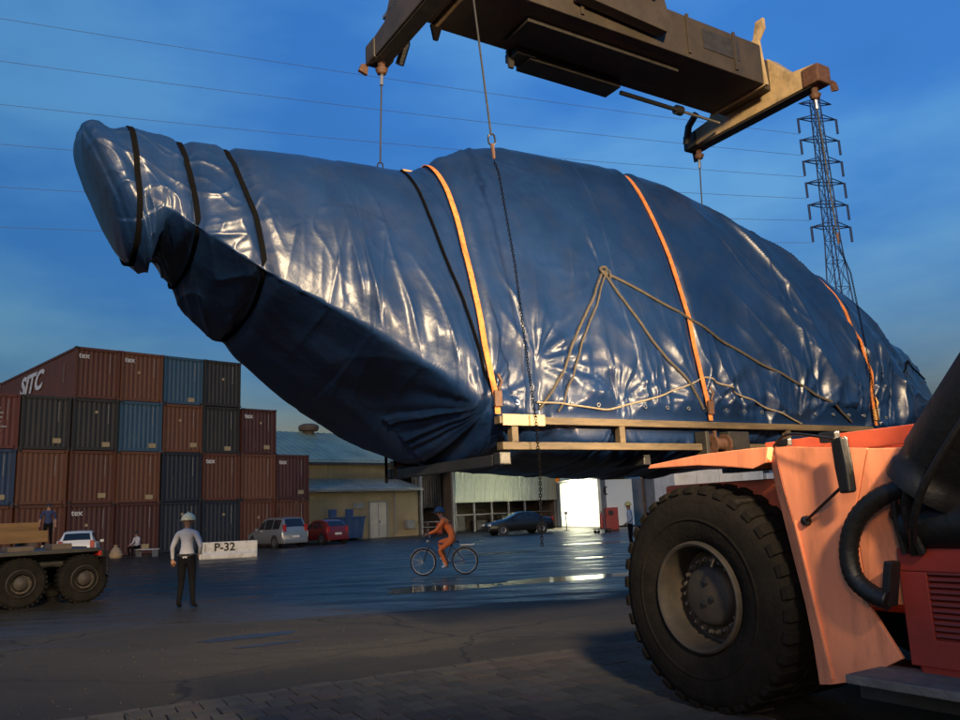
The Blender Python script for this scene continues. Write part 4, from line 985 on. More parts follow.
# engine side box with louvred grille
MB().box((.38, -2.65, .86), (.8, 1.9, .72)).build('engine_box', 'red', rs, bevel=.02)
gf = MB(); gf.box((-.035, -2.35, 1.17), (.03, 1.36, .13)); gf.box((-.035, -2.35, .655), (.03, 1.36, .15)); gf.box((-.035, -1.75, .91), (.03, .16, .385)); gf.box((-.035, -2.95, .91), (.03, .16, .385)); gf.build('grille_frame', 'red', rs, bevel=.006)
for i in range(11): MB().box((-.035, -2.35, .75+i*.034), (.03, 1.03, .015), Matrix.Rotation(R(30), 3, 'Y')).build('grille_slat', 'redslat', rs)
MB().box((-.15, -2.5, .515), (.42, 2.1, .05)).build('side_step', 'tread', rs, rot=(0, 0, 0), bevel=.006)
MB().box((.3, -2.2, .40), (.5, 1.9, .16)).build('under_tray', 'beam_dark', rs)
# dark lift cylinder and its hoses, low on the flank
lc = MB(); ax_ = Vector((0, -.65, .76)); p0_ = Vector((.0, -1.86, 1.55))
pts_ = [p0_+ax_*t for t in (0, .02, .10, .12, .20, .22, 2.2)]
lc.tube(pts_, [.17, .24, .24, .225, .225, .235, .235], 28); lc.build('lift_cylinder', 'blackhose', rs, smooth=True)
lc = MB(); lc.tube([p0_-ax_*.22, p0_+ax_*.03], [.10, .10], 18); lc.build('cylinder_neck', 'blackhose', rs, smooth=True)
for k_, (o_, r_) in enumerate((((-.20, -.02, .05), .028), ((-.24, -.09, .0), .022), ((-.17, .06, .10), .02))):
    q_ = Vector(o_); MB().tube(cr([p0_+q_+ax_*1.6, p0_+q_+ax_*.8, p0_+q_+ax_*.2, p0_+q_+Vector((.04, .05, -.12)), p0_+Vector((-.08, .02+.05*k_, -.34))], 7), r_, 8).build('hydraulic_hose', 'blackhose', rs, smooth=True)
lc = MB(); lc.tube([(.02, -1.72, 1.36), (.02, -1.75, 1.36), (.02, -2.4, 1.38)], [.12, .15, .15], 20); lc.build('air_filter', 'blackhose', rs, smooth=True)
hp = [(-.10, -2.05, 1.66), (-.12, -1.86, 1.60), (-.14, -1.66, 1.53), (-.15, -1.51, 1.41), (-.15, -1.43, 1.24), (-.15, -1.44, 1.07), (-.15, -1.54, .975), (-.14, -1.64, .94)]
hc = cr(hp, 10); MB().tube(hc, [.055+.004*(i % 2) for i in range(len(hc))], 14).build('intake_hose', 'blackhose', rs, smooth=True)
for k, (a0, r0) in enumerate(((.05, .022), (.11, .018), (-.06, .02))):
    MB().tube(cr([(-.06, -2.2, 1.75+a0), (-.10, -1.95, 1.55+a0), (-.08, -1.78, 1.45+a0*.5), (-.02, -1.7, 1.25)], 8), r0, 8).build('hydraulic_hose', 'blackhose', rs, smooth=True)
MB().box((-.10, -1.64, 1.035), (.10, .05, .26), Matrix.Rotation(R(12), 3, 'X')).build('hose_bracket', 'black', rs, bevel=.01)
cl = MB(); cl.tube([(-.20, -1.9, 1.60), (-.22, -1.9, 1.62), (-.22, -1.93, 1.57)], .012, 6); cl.build('hose_clip', 'chrome', rs)
# mirror on its two arms
mr_ = MB(); mr_.prism([(-.045, -.17), (.045, -.17), (.055, 0), (.05, .165), (-.045, .17), (-.055, 0)], .055, (0, 0, 0), (0, 1, 0), (0, 0, 1), (1, 0, 0)); mo = mr_.build('mirror', 'black', rs, (-.20, -1.47, 1.735), (R(-4), 0, R(-18)), bevel=.014)
mg = MB(); mg.prism([(-.038, -.155), (.038, -.155), (.045, 0), (.04, .15), (-.038, .155), (-.045, 0)], .004, (.056, 0, 0), (0, 1, 0), (0, 0, 1), (1, 0, 0)); mg.build('mirror_glass', 'mirror', mo)
MB().tube([(-.02, -1.06, 1.40), (-.05, -1.08, 1.405), (-.17, -1.44, 1.60)], .010, 8).build('mirror_arm', 'black', rs, smooth=True)
MB().tube(cr([(.0, -.84, 1.905), (-.10, -1.0, 1.955), (-.15, -1.15, 1.96), (-.18, -1.44, 1.90)], 6), .009, 8).build('mirror_arm', 'black', rs, smooth=True)
fo = MB(); fo.lathe([(0, .005), (0, .035), (-.03, .03), (-.04, .005)], (XF, -1.06, 1.40), 'x', 12); fo.build('mirror_foot', 'black', rs, smooth=True)
MB().box((.05, -1.25, 1.93), (.06, .12, .07)).build('marker_box', 'black', rs, bevel=.008)
MB().box((.0, -.93, 1.925), (.05, .1, .05)).build('mirror_foot', 'black', rs, bevel=.008)
# work lamp on the cab side bracket, thrown on to the load and its cradle
wlm = MB(); wlm.lathe([(.0, .02), (.0, .07), (.05, .11), (.12, .12)], (0, 0, 0), 'z', 18); wlo = wlm.build('work_lamp', 'black', rs, (2.2, -2.9, 3.3), smooth=True)
MB().lathe([(.10, .005), (.11, .11)], (0, 0, 0), 'z', 18).build('lamp_glass', 'lamp_face', wlo)
wlo.rotation_euler = (Vector((-1.6, 2.1, 2.7))-Vector((2.2, -2.9, 3.3))).to_track_quat('Z', 'Y').to_euler()
MB().box((2.2, -3.05, 2.6), (.1, .1, 1.5)).build('lamp_bracket', 'orange_dark', rs, bevel=.01)
l2 = bpy.data.lights.new('machine_lamp', 'SPOT'); lo2 = bpy.data.objects.new('machine_lamp', l2); COL.objects.link(lo2); lo2.parent = rs
l2.energy = 720; l2.color = (1, .72, .42); l2.spot_size = R(95); l2.spot_blend = .9; l2.shadow_soft_size = .1
dl_ = (Vector((-1.4, 2.1, 2.9))-Vector((2.2, -2.9, 3.3))).normalized(); lo2.location = Vector((2.2, -2.9, 3.3))+dl_*.2; lo2.rotation_euler = dl_.to_track_quat('-Z', 'Y').to_euler()
# upper works above the frame: boom and cab
bo2 = MB(); d0 = Vector((2.44, 3.2, 11.6)); d1 = Vector((2.44, -5.2, 8.2))
bo2.bar(d0, d1, .8, .9); bo2.build('boom', 'orange_dark', rs, bevel=.03)
hd = MB(); hd.prism([(2.6, 9.0), (3.6, 9.0), (3.7, 12.1), (2.4, 11.6)], .7, (2.09, 0, 0), (0, 1, 0), (0, 0, 1), (1, 0, 0)); hd.build('boom_head', 'orange_dark', rs, bevel=.03)
bx = MB(); bx.box((2.44, -5.4, 4.6), (1.6, 1.2, 7.4)); bx.build('boom_post', 'orange_dark', rs, bevel=.03)

# ------------------------------------------------------------------ vehicles in the background
def car(name, label, loc, rz, paint, st, wins, wb, cat='car', wr=.31, rear_lamp=(.72, 1.05)):
    root = thing(name, label, cat, loc, R(rz), None)
    X = [s_[0] for s_ in st]; cols_ = list(zip(*st))
    def at(x): o = np.argsort(X); return [float(np.interp(x, np.array(X)[o], np.array(c_)[o])) for c_ in cols_[1:]]
    m = MB(); rings = []
    for x in sorted(X):
        hb, zb, zt, ht = at(x); zl = .24
        half = [(0, zl), (hb*.88, zl), (hb*.99, zl+.16), (hb, zb*.72), (hb*.965, zb), (ht, zt-.035), (ht*.82, zt), (0, zt+.012)]
        rings.append([(x, y, z) for y, z in half]+[(x, -y, z) for y, z in half[-2:0:-1]])
    k = len(rings[0]); vs = [p for r_ in rings for p in r_]
    m.add(vs, [(i*k+j, i*k+(j+1) % k, (i+1)*k+(j+1) % k, (i+1)*k+j) for i in range(len(rings)-1) for j in range(k)]+[tuple(range(k)), tuple(range((len(rings)-1)*k, len(rings)*k))[::-1]])
    m.build('body', paint, root, smooth=True)
    def sp_(x, s_, t, off=.008): hb, zb, zt, ht = at(x); return (x, s_*(hb*.965+(ht-hb*.965)*t+off), zb+(zt-.035-zb)*t+off*.3)
    for x0, x1 in wins['side']:
        for s_ in (-1, 1): MB().quad(sp_(x0, s_, .06), sp_(x1, s_, .06), sp_(x1, s_, .88), sp_(x0, s_, .88)).build('side_window', 'glass', root)
    for nm, (xa, xb) in (('windscreen', wins['front']), ('rear_window', wins['rear'])):
        sgn = 1 if nm == 'windscreen' else -1; m = MB(); ps = []
        for x, f_ in ((xa, .86), (xb, .86)):
            hb, zb, zt, ht = at(x)
            for y in np.linspace(-1, 1, 5): ps.append((x+sgn*.010, y*ht*f_, zt+.014-.012*abs(y)+.004))
        m.add(ps, [(i, i+1, 6+i, 5+i) for i in range(4)]); m.build(nm, 'glass', root)
    xs_ = sorted(X); hbF = at(xs_[-1]); hbR = at(xs_[0])
    for s_ in (-1, 1):
        MB().box((xs_[-1]-.06, s_*.58, .66), (.14, .34, .15)).build('headlight', 'lamp_clear', root, bevel=.02)
        MB().box((xs_[0]+.05, s_*(hbR[0]-.10), (rear_lamp[0]+rear_lamp[1])/2), (.12, .18, rear_lamp[1]-rear_lamp[0])).build('tail_lamp', 'lamp_red', root, bevel=.02)
        MB().box((wins['front'][0]-.35, s_*(at(0)[0]+.09), at(0)[1]+.06), (.1, .17, .13)).build('wing_mirror', paint, root, bevel=.02)
    MB().box((xs_[0]-.02, 0, .36), (.12, 1.5, .2)).build('rear_bumper', paint, root, bevel=.03)
    MB().box((xs_[-1]+.0, 0, .36), (.12, 1.5, .2)).build('front_bumper', paint, root, bevel=.03)
    MB().box((xs_[0]-.05, 0, .62), (.02, .46, .13)).build('number_plate', 'white', root)
    for x in wb:
        for s_ in (-1, 1):
            hb = at(x)[0]; w = MB(); w.lathe([(-.09, .01), (-.09, wr), (-.03, wr+.02), (.09, wr+.0), (.105, wr-.05), (.105, .2)], (0, 0, 0), 'y', 24)
            wo = w.build('wheel', 'tyre', root, (x, s_*(hb-.085), wr+.015), (0, 0, 0 if s_ > 0 else PI), smooth=True)
            r_ = MB(); r_.lathe([(.08, .2), (.10, .18), (.07, .06), (.10, .03), (.10, .003)], (0, 0, 0), 'y', 20); r_.build('rim', 'alloy', wo, smooth=True)
            ar = MB(); ar.lathe([(0, .01), (0, wr+.075)], (x, s_*(hb+.002), wr+.03), 'y', 24); ar.build('wheel_arch', 'dark', root)  # flat dark disc painted in for the shaded hollow round the tyre
    return root
MPV = [(2.25, .70, .60, .66, .5), (2.15, .80, .76, .84, .6), (1.35, .86, .94, 1.06, .68), (1.05, .87, .97, 1.13, .70), (.25, .87, 1.0, 1.66, .63), (-.1, .87, 1.0, 1.72, .63), (-1.5, .87, 1.02, 1.72, .62), (-1.95, .86, 1.03, 1.66, .62), (-2.22, .84, 1.02, 1.12, .7), (-2.28, .78, .8, .86, .66)]
HATCH = [(1.85, .66, .58, .64, .5), (1.75, .76, .72, .80, .58), (1.1, .82, .88, .98, .64), (.9, .82, .90, 1.04, .66), (.2, .82, .92, 1.44, .58), (-.1, .82, .92, 1.48, .58), (-1.0, .82, .95, 1.47, .57), (-1.4, .81, .96, 1.38, .57), (-1.75, .79, .95, 1.04, .66), (-1.82, .74, .75, .82, .62)]
SEDAN = [(2.25, .68, .52, .58, .5), (2.12, .80, .66, .74, .6), (1.25, .87, .84, .95, .7), (.95, .88, .88, 1.0, .72), (.1, .88, .92, 1.40, .58), (-.2, .88, .93, 1.45, .57), (-.9, .88, .94, 1.42, .56), (-1.6, .87, .94, 1.08, .68), (-2.1, .85, .92, 1.02, .7), (-2.25, .78, .8, .88, .66)]
vw = dict(side=[(.62, .02), (-.08, -.95), (-1.05, -1.85)], front=(1.02, .28), rear=(-1.97, -2.2))
hw = dict(side=[(.55, .0), (-.1, -.85), (-.95, -1.3)], front=(.87, .23), rear=(-1.42, -1.72))
sw = dict(side=[(.5, -.08), (-.18, -.85), (-.93, -1.3)], front=(.92, .14), rear=(-.95, -1.55))
car('parked_van', 'silver people carrier parked at the foot of the brown containers', (-12.55, 49.2, 0), 132, 'car_silver', MPV, vw, (1.35, -1.35), 'van', .32, (.9, 1.3))
car('parked_car', 'red hatchback parked beside the silver people carrier', (-10.35, 51.9, 0), 132, 'car_red', HATCH, hw, (1.2, -1.2))
car('parked_car', 'black saloon car parked before the open car port', (2.0, 54.4, 0), 200, 'car_black', SEDAN, sw, (1.35, -1.35))
car('parked_car', 'white hatchback half hidden behind the dark trailer at left', (-18.9, 38.3, 0), 112, 'car_white', HATCH, hw, (1.2, -1.2))

def trailer_wheel(root, x, y, r_, w_=.32):
    m = MB(); s_ = -1 if y < 0 else 1
    m.lathe([(-.02, .2), (0, r_*.55), (.02, r_*.6), (0, r_*.9), (.05, r_), (w_-.05, r_), (w_, r_*.9), (w_-.02, r_*.55)], (0, 0, 0), 'y', 40)
    wo = m.build('wheel', 'rubber', root, (x, y, r_), (0, 0, 0 if s_ < 0 else PI), smooth=True)
    lg = MB()
    for k in range(30):
        a_ = 2*PI*k/30; lg.box((0, w_/2, 0), (.05, w_*.9, .03)) if False else None
        c_, q_ = math.cos(a_)*r_, math.sin(a_)*r_
        lg.box((c_, w_/2, q_), (.035, w_*.92, .05), Matrix.Rotation(-a_, 3, 'Y'))
    tag(lg.build('tread', 'rubber', wo), kind='stuff')
    rm = MB(); rm.lathe([(-.01, r_*.57), (-.03, r_*.54), (.0, r_*.5), (.09, r_*.46), (.10, r_*.3), (.0, r_*.27), (-.04, r_*.15), (-.05, .005)], (0, 0, 0), 'y', 32); rim = rm.build('rim', 'rim', wo, smooth=True)
    nb = MB()
    for k in range(10): nb.lathe([(.10, .016), (.06, .016), (.06, .002)], (r_*.38*math.cos(2*PI*k/10), 0, r_*.38*math.sin(2*PI*k/10)), 'y', 6)
    tag(nb.build('wheel_nuts', 'bolt', wo), kind='stuff')
tr = thing('yard_trailer', 'dark muddy tandem axle trailer at the left edge of the yard', 'trailer', (-10.0, 18.35, 0), R(45))
for x in (-.62, .62):
    for y in (-1.2, 1.2): trailer_wheel(tr, x, y, .50)
MB().box((-2.6, -.55, .93), (7.0, .16, .26)).build('chassis_rail', 'beam_dark', tr, bevel=.01)
MB().box((-2.6, .55, .93), (7.0, .16, .26)).build('chassis_rail', 'beam_dark', tr, bevel=.01)
MB().box((-2.7, 0, 1.10), (7.2, 2.45, .08)).build('deck', 'beam_dark', tr, bevel=.01)
for x in (-.62, .62): MB().tube([(x, -1.0, .5), (x, 1.0, .5)], .07, 10).build('axle', 'beam_dark', tr, smooth=True)
for y in (-.95, .95):
    MB().tube(cr([(-1.25, y, .75), (-.62, y, .70), (0, y, .84), (.62, y, .70), (1.2, y, .75)], 5), .045, 6).build('leaf_spring', 'beam_dark', tr)
    MB().box((1.02, y*1.18, .82), (.04, .5, .5)).build('mudflap', 'black', tr)
    MB().box((.92, y*1.12, 1.02), (.06, .3, .10)).build('tail_lamp', 'lamp_red', tr, bevel=.01)
MB().box((.95, 0, 1.02), (.1, 2.4, .16)).build('rear_bar', 'beam_dark', tr, bevel=.01)
MB().box((.99, -.98, .70), (.03, .12, .10)).build('reflector', 'tail', tr)
for x, l_, h_, dl_ in ((-1.6, .7, .14, 'longest dark timber block on the muddy trailer deck at the frame edge'), (-.6, .5, .1, 'flat dark timber block between two others on the muddy trailer deck'), (.2, .4, .12, 'short dark timber block nearest the rear end of the muddy trailer')):
    o = MB().box((x, -.75, 1.14+h_/2), (l_, .5, h_)).build('dunnage_block', 'brown_wall', None, bevel=.01)
    o.matrix_world = Matrix.Translation((-10.0, 18.35, .0)) @ Matrix.Rotation(R(45), 4, 'Z'); tag(o, dl_, 'timber block', 'dunnage blocks on the trailer')

lb = thing('low_flatbed', 'low flatbed trailer with man and yellow timbers on its deck', 'flatbed trailer', (-18.6, 31.6, 0), R(45))
MB().box((-.6, 0, .80), (6.6, 2.5, .16)).build('deck', 'beam_dark', lb, bevel=.01)
for y in (-.6, .6): MB().box((-.6, y, .62), (6.4, .14, .22)).build('chassis_rail', 'beam_dark', lb)
for x in (-1.4, -.4):
    for y in (-1.1, 1.1): trailer_wheel(lb, x, y, .36, .28)
MB().tube([(-3.6, 0, .6), (-4.4, 0, .6)], .08, 8).build('drawbar', 'beam_dark', lb)
def on(parent, o, label, cat, group=None): o.matrix_world = parent.matrix_basis @ o.matrix_basis; return tag(o, label, cat, group)
for x, y, z, l_, w_, h_, lab in ((-.9, -.55, 1.34, 4.6, .5, .44, 'long thick yellow timber, lowest of the pair on the flatbed'), (-.35, .1, 1.72, 3.2, .5, .34, 'shorter yellow timber set higher and behind on the flatbed')):
    o = MB().box((0, 0, 0), (l_, w_, h_)).build('timber_beam', 'timber', None, (x, y, z), bevel=.02); on(lb, o, lab, 'timber', 'yellow timbers on the flatbed')
for x, dl_ in ((-2.6, 'dark timber bearer farthest from the person on the flatbed'), (-.8, 'dark timber bearer under the middle of the yellow timbers'), (.8, 'dark timber bearer under the timber end beside the person')):
    o = MB().box((0, 0, 0), (.25, 1.7, .24)).build('bearer', 'brown_wall', None, (x, -.1, 1.0), bevel=.01); on(lb, o, dl_, 'timber block', 'bearers under the yellow timbers')
o = MB().box((0, 0, 0), (2.9, .5, .43)).build('bearer', 'brown_wall', None, (-.35, .1, 1.335), bevel=.01); on(lb, o, 'dark packing timber supporting the higher yellow timber', 'timber block')

lw = thing('lorry', 'white box lorry glimpsed between the fender and the huge tyre', 'lorry', (13.9, 39.6, 0), R(192))
for i in range(4): MB().box((1.75+i*1.12, 0, 2.55), (1.1, 2.3, 2.6)).build('body_panel', 'white', lw, bevel=.01)
MB().box((3.4, 0, .95), (5.6, .9, .25)).build('chassis_rail', 'beam_dark', lw)
cbm = MB(); cbm.prism([(-.9, .55), (1.0, .55), (1.0, 2.75), (-.35, 2.75), (-.85, 1.75)], 2.2, (0, -1.1, 0), (1, 0, 0), (0, 0, 1), (0, 1, 0)); cab = cbm.build('cab', 'white', lw, bevel=.06)
MB().quad((-.30, -1.108, 2.55), (-.62, -1.108, 1.85), (.55, -1.108, 1.85), (.55, -1.108, 2.55)).build('side_window', 'glass', cab)
MB().quad((-.875, -.95, 1.8), (-.875, .95, 1.8), (-.425, .95, 2.66), (-.425, -.95, 2.66)).build('windscreen', 'glass', cab)
MB().box((-.85, -1.0, .95), (.12, .25, .2)).build('headlight', 'lamp_clear', cab, bevel=.02)
MB().box((.3, -1.16, 2.9), (1.5, .2, .12)).build('roof_rack', 'beam_dark', cab)
for x in (0, 3.9, 4.9):
    for y in (-1.05, 1.05): trailer_wheel(lw, x, y, .48)

dw = thing('far_warehouse', 'dark warehouse roof showing beyond the tail of the load at right', 'warehouse', (31, 60, 0), R(-8))
m = MB(); m.prism([(0, 0), (26, 0), (26, 7.2), (13, 9.6), (0, 7.6)], 18, (0, 0, 0), (1, 0, 0), (0, 0, 1), (0, 1, 0)); m.build('wall', 'brown_wall', dw)
m = MB(); m.prism([(-.5, 7.55), (13, 9.75), (26.5, 7.2), (26.5, 7.4), (13, 9.95), (-.5, 7.75)], 18.6, (0, -.3, 0), (1, 0, 0), (0, 0, 1), (0, 1, 0)); m.build('roof', 'grey_panel', dw)

# ------------------------------------------------------------------ things standing in the yard
ba = thing('barrier_block', 'low white concrete barrier painted with black P-32', 'barrier', (-11.7, 37.4, 0), R(12))
m = MB(); m.prism([(-.24, 0), (.24, 0), (.24, .16), (.15, .30), (.13, .72), (-.13, .72), (-.15, .30), (-.24, .16)], 2.5, (-1.25, 0, 0), (0, 1, 0), (0, 0, 1), (1, 0, 0)); m.build('block', 'barrier', ba, rot=(0, 0, 0), bevel=.02)
lettering('P-32', .50, 'letter_black', ba, (-.62, -.156, .325), (PI/2, 0, 0), .006, 0, .012)
MB().box((-1.0, -.157, .46), (.05, .01, .36)).build('worn_mark', 'letter_grey', ba)
bn = thing('waste_skip', 'dull blue steel waste skip against the ochre wall behind red car', 'skip', (-9.75, 56.6, 0), R(45))
m = MB(); m.prism([(-1.0, .15), (1.0, .15), (1.25, 1.55), (-1.25, 1.55)], 1.3, (0, -.65, 0), (1, 0, 0), (0, 0, 1), (0, 1, 0)); m.build('tub', 'bin_blue', bn, bevel=.02)
for x in (-.8, -.27, .27, .8): MB().bar((x, -.68, .2), (x*1.2, -.68, 1.5), .08, .06).build('rib', 'bin_blue', bn)
MB().box((0, -.68, 1.55), (2.6, .1, .1)).build('rim', 'bin_blue', bn, bevel=.01)
for x in (-.7, .7):
    MB().box((x, .45, 1.85), (.5, .3, .55)).build('rear_lid', 'bin_blue', bn, bevel=.03)
    MB().box((x, 0, .08), (.18, 1.0, .15)).build('skid', 'black', bn)
rc = thing('red_cabinet', 'red steel cabinet standing at the corner of the white booth', 'cabinet', (8.05, 53.5, 0), R(8))
MB().box((0, 0, .76), (.80, .55, 1.4)).build('body', 'cabinet_red', rc, bevel=.02)
MB().box((0, -.285, .78), (.68, .02, 1.24)).build('door', 'cabinet_red', rc, bevel=.006)
m = MB(); m.lathe([(-.02, .005), (-.02, .17), (.0, .17)], (-.1, -.30, 1.12), 'y', 20); m.build('round_emblem', 'black', rc, smooth=True)
MB().box((.32, -.305, .8), (.03, .03, .16)).build('handle', 'chrome', rc)
MB().box((0, 0, .03), (.8, .45, .06)).build('plinth', 'black', rc)
tl_ = thing('hand_trolley', 'small flat trolley with upright red handle in front of white booth', 'trolley', (6.75, 48.7, 0), R(20))
MB().box((0, 0, .26), (.95, .55, .06)).build('platform', 'beam_dark', tl_, bevel=.01)
MB().tube([(.42, -.22, .28), (.45, -.22, 1.0), (.45, .22, 1.0), (.42, .22, .28)], .02, 8).build('handle', 'cabinet_red', tl_, smooth=True)
for x in (-.36, .36):
    for y in (-.2, .2):
        m = MB(); m.lathe([(-.025, .01), (-.025, .1), (.025, .1), (.025, .01)], (x, y, .10), 'y', 14); m.build('castor', 'black', tl_, smooth=True)
fe_ = thing('gas_bottle', 'slim red gas bottle standing on the flat trolley', 'gas bottle', tl_.location+Vector((0, 0, .29)), R(20))
m = MB(); m.lathe([(0, .01), (0, .11), (.03, .12), (.72, .12), (.80, .09), (.85, .035), (.92, .035)], (0, 0, 0), 'z', 18); m.build('bottle', 'cabinet_red', fe_, smooth=True)
m = MB(); m.lathe([(.92, .02), (.92, .045), (.98, .045), (.98, .01)], (0, 0, 0), 'z', 12); m.build('valve', 'black', fe_)
st_ = thing('stanchion', 'thin dark stanchion post in front of the white booth', 'post', (5.6, 58.5, 0), 0)
MB().tube([(0, 0, .03), (0, 0, 1.15)], .035, 8).build('pole', 'black', st_); m = MB(); m.lathe([(0, .01), (0, .22), (.04, .2), (.06, .04)], (0, 0, 0), 'z', 18); m.build('base', 'black', st_, smooth=True)
MB().box((0, 0, 1.2), (.22, .05, .18)).build('plate', 'steel_post', st_)

# ------------------------------------------------------------------ people
BASE = dict(pel=(0, 0, .95), wai=(0, .0, 1.08), che=(0, .01, 1.27), uch=(0, 0, 1.38), nek=(0, .01, 1.47), hdb=(0, .02, 1.535), hdm=(0, .025, 1.61), hdt=(0, .015, 1.685),
    shR=(.175, 0, 1.385), elR=(.25, -.02, 1.12), wrR=(.27, .06, .90), shL=(-.175, 0, 1.385), elL=(-.25, -.02, 1.12), wrL=(-.27, .06, .90),
    hiR=(.095, 0, .88), knR=(.105, .02, .48), anR=(.115, -.02, .09), toR=(.135, .13, .045), hiL=(-.095, 0, .88), knL=(-.105, .02, .48), anL=(-.115, -.02, .09), toL=(-.135, .13, .045))
RAD = dict(pel=.135, wai=.122, che=.138, uch=.115, nek=.055, hdb=.068, hdm=.092, hdt=.066, sh=.068, el=.046, wr=.032, hi=.095, kn=.062, an=.045, to=.04)
EDG = [('pel', 'wai'), ('wai', 'che'), ('che', 'uch'), ('uch', 'nek'), ('nek', 'hdb'), ('hdb', 'hdm'), ('hdm', 'hdt')]
for s_ in 'RL': EDG += [('uch', 'sh'+s_), ('sh'+s_, 'el'+s_), ('el'+s_, 'wr'+s_), ('pel', 'hi'+s_), ('hi'+s_, 'kn'+s_), ('kn'+s_, 'an'+s_), ('an'+s_, 'to'+s_)]
def person(label, loc, rz, pose, top, legs, shoes, hat=None, scale=1., sleeves=True, look=0.):
    J = {k: Vector(v) for k, v in {**BASE, **pose}.items()}; names = list(J); idx_ = {n_: i for i, n_ in enumerate(names)}
    me = bpy.data.meshes.new('skeleton'); me.from_pydata([J[n_] for n_ in names], [(idx_[a_], idx_[b_]) for a_, b_ in EDG], [])
    ob = bpy.data.objects.new('skeleton', me); COL.objects.link(ob); ob.modifiers.new('skin', 'SKIN'); sm_ = ob.modifiers.new('sub', 'SUBSURF'); sm_.levels = 2; sm_.render_levels = 2
    if not me.skin_vertices:
        bm = bmesh.new(); bm.from_mesh(me); bm.verts.layers.skin.verify(); bm.to_mesh(me); bm.free()
    for n_ in names:
        d = me.skin_vertices[0].data[idx_[n_]]; r_ = RAD.get(n_, RAD.get(n_[:2], .05)); d.radius = (r_, r_*.82 if n_ in ('pel', 'wai', 'che', 'uch') else r_); d.use_root = n_ == 'pel'
    dg = bpy.context.evaluated_depsgraph_get(); dg.update(); body = bpy.data.meshes.new_from_object(ob.evaluated_get(dg)); bpy.data.objects.remove(ob)
    mats = [top, legs, 'skin', shoes, 'hair']; body.materials.clear()
    for k_ in mats: body.materials.append(mt[k_])
    def cls(a_, b_):
        if b_ in ('nek',) or b_[:2] == 'hd': return 2
        if b_[:2] in ('hi', 'kn', 'an'): return 1
        if b_[:2] == 'to': return 3
        if b_[:2] == 'wr' and not sleeves: return 2
        return 0
    segs = [(J[a_], J[b_], cls(a_, b_), (RAD.get(a_, RAD.get(a_[:2], .05))+RAD.get(b_, RAD.get(b_[:2], .05)))/2) for a_, b_ in EDG]
    for p in body.polygons:
        c_ = p.center; best = (9, 0)
        for a_, b_, k_, r_ in segs:
            ab = b_-a_; t = max(0, min(1, (c_-a_).dot(ab)/ab.length_squared)); d = (c_-(a_+ab*t)).length-r_
            if d < best[0]: best = (d, k_)
        p.material_index = best[1]; p.use_smooth = True
        if best[1] == 0 and c_.z < J['pel'].z-.01 and abs(c_.x) < .2 and (c_-J['wrR']).length > .14 and (c_-J['wrL']).length > .14: p.material_index = 1
    bm = bmesh.new(); bm.from_mesh(body)
    def addm(mb, mi):
        n0 = len(bm.faces); vv = [bm.verts.new(v) for v in mb.v]
        for f in mb.f:
            try: fc = bm.faces.new([vv[i] for i in f]); fc.material_index = mi; fc.smooth = True
            except ValueError: pass
    for s_, sg in (('R', 1), ('L', -1)):       # hands: palm, four unequal curled fingers and a thumb
        w_ = J['wr'+s_]; d = (w_-J['el'+s_]).normalized(); side_ = d.cross(Vector((0, 1, 0) if abs(d.y) < .8 else (0, 0, 1))).normalized(); nrm = side_.cross(d)
        h = MB(); h.tube([w_, w_+d*.05, w_+d*.095], [.027, .040, .036], 8); addm(h, 2)
        for q_, ln_ in ((-.028, .072), (-.009, .082), (.010, .078), (.028, .06)):
            a_ = w_+d*.085+side_*q_
            h = MB(); h.tube([a_, a_+d*ln_*.5+nrm*.006, a_+d*ln_*.8+nrm*.025, a_+d*ln_*.92+nrm*.045], [.0095, .009, .008, .006], 6); addm(h, 2)
        a_ = w_+d*.03+side_*(-.03*sg); h = MB(); h.tube([a_, a_+d*.03-side_*(.025*sg), a_+d*.065-side_*(.03*sg)+nrm*.012], [.012, .011, .008], 6); addm(h, 2)
    hm = J['hdm']; fw_ = Vector((-math.sin(look), math.cos(look), 0)); rt_ = Vector((fw_.y, -fw_.x, 0))
    h = MB(); h.tube([hm+fw_*.085+Vector((0, 0, .005)), hm+fw_*.112-Vector((0, 0, .022)), hm+fw_*.09-Vector((0, 0, .03))], [.008, .014, .012], 6); addm(h, 2)
    for s_ in (-1, 1):
        h = MB(); h.tube([hm+rt_*s_*.09+Vector((0, 0, .02)), hm+rt_*s_*.104, hm+rt_*s_*.09-Vector((0, 0, .03))], [.010, .014, .009], 6); addm(h, 2)
        h = MB(); h.box(hm+fw_*.086+rt_*s_*.033+Vector((0, 0, .01)), (.014, .014, .008)); addm(h, 4)
    h = MB(); h.box(hm+fw_*.083-Vector((0, 0, .05)), (.04, .012, .006)); addm(h, 4)
    bm.to_mesh(body); bm.free(); body.name = 'person'
    o = bpy.data.objects.new('person', body); COL.objects.link(o); o.location = loc; o.rotation_euler = (0, 0, R(rz)); o.scale = (scale,)*3
    tag(o, label, 'person')
    ht = J['hdt']; up_ = (ht-J['hdb']).normalized()
    if hat:
        m = MB(); n = 20; prof = [(.0, .152), (.006, .155), (.012, .128), (.05, .126), (.09, .108), (.12, .075), (.138, .035), (.142, .004)]
        m.lathe(prof, (0, 0, 0), 'z', n); m.prism([(-.085, .10), (.085, .10), (.07, .19), (.0, .205), (-.07, .19)], .008, (0, 0, .0), (1, 0, 0), (0, 1, 0), (0, 0, 1))
        if 'cap' not in hat:
            m.tube([(0, -.12, .055), (0, -.06, .122), (0, 0, .15), (0, .06, .122), (0, .12, .055)], .014, 6)
        hp_ = hm+Vector((0, 0, .018)); ho = m.build('hard_hat' if 'cap' not in hat else 'cap', hat, o, hp_, (up_.to_track_quat('Z', 'Y').to_euler()[0]*.0, 0, look), smooth=True)
    else:
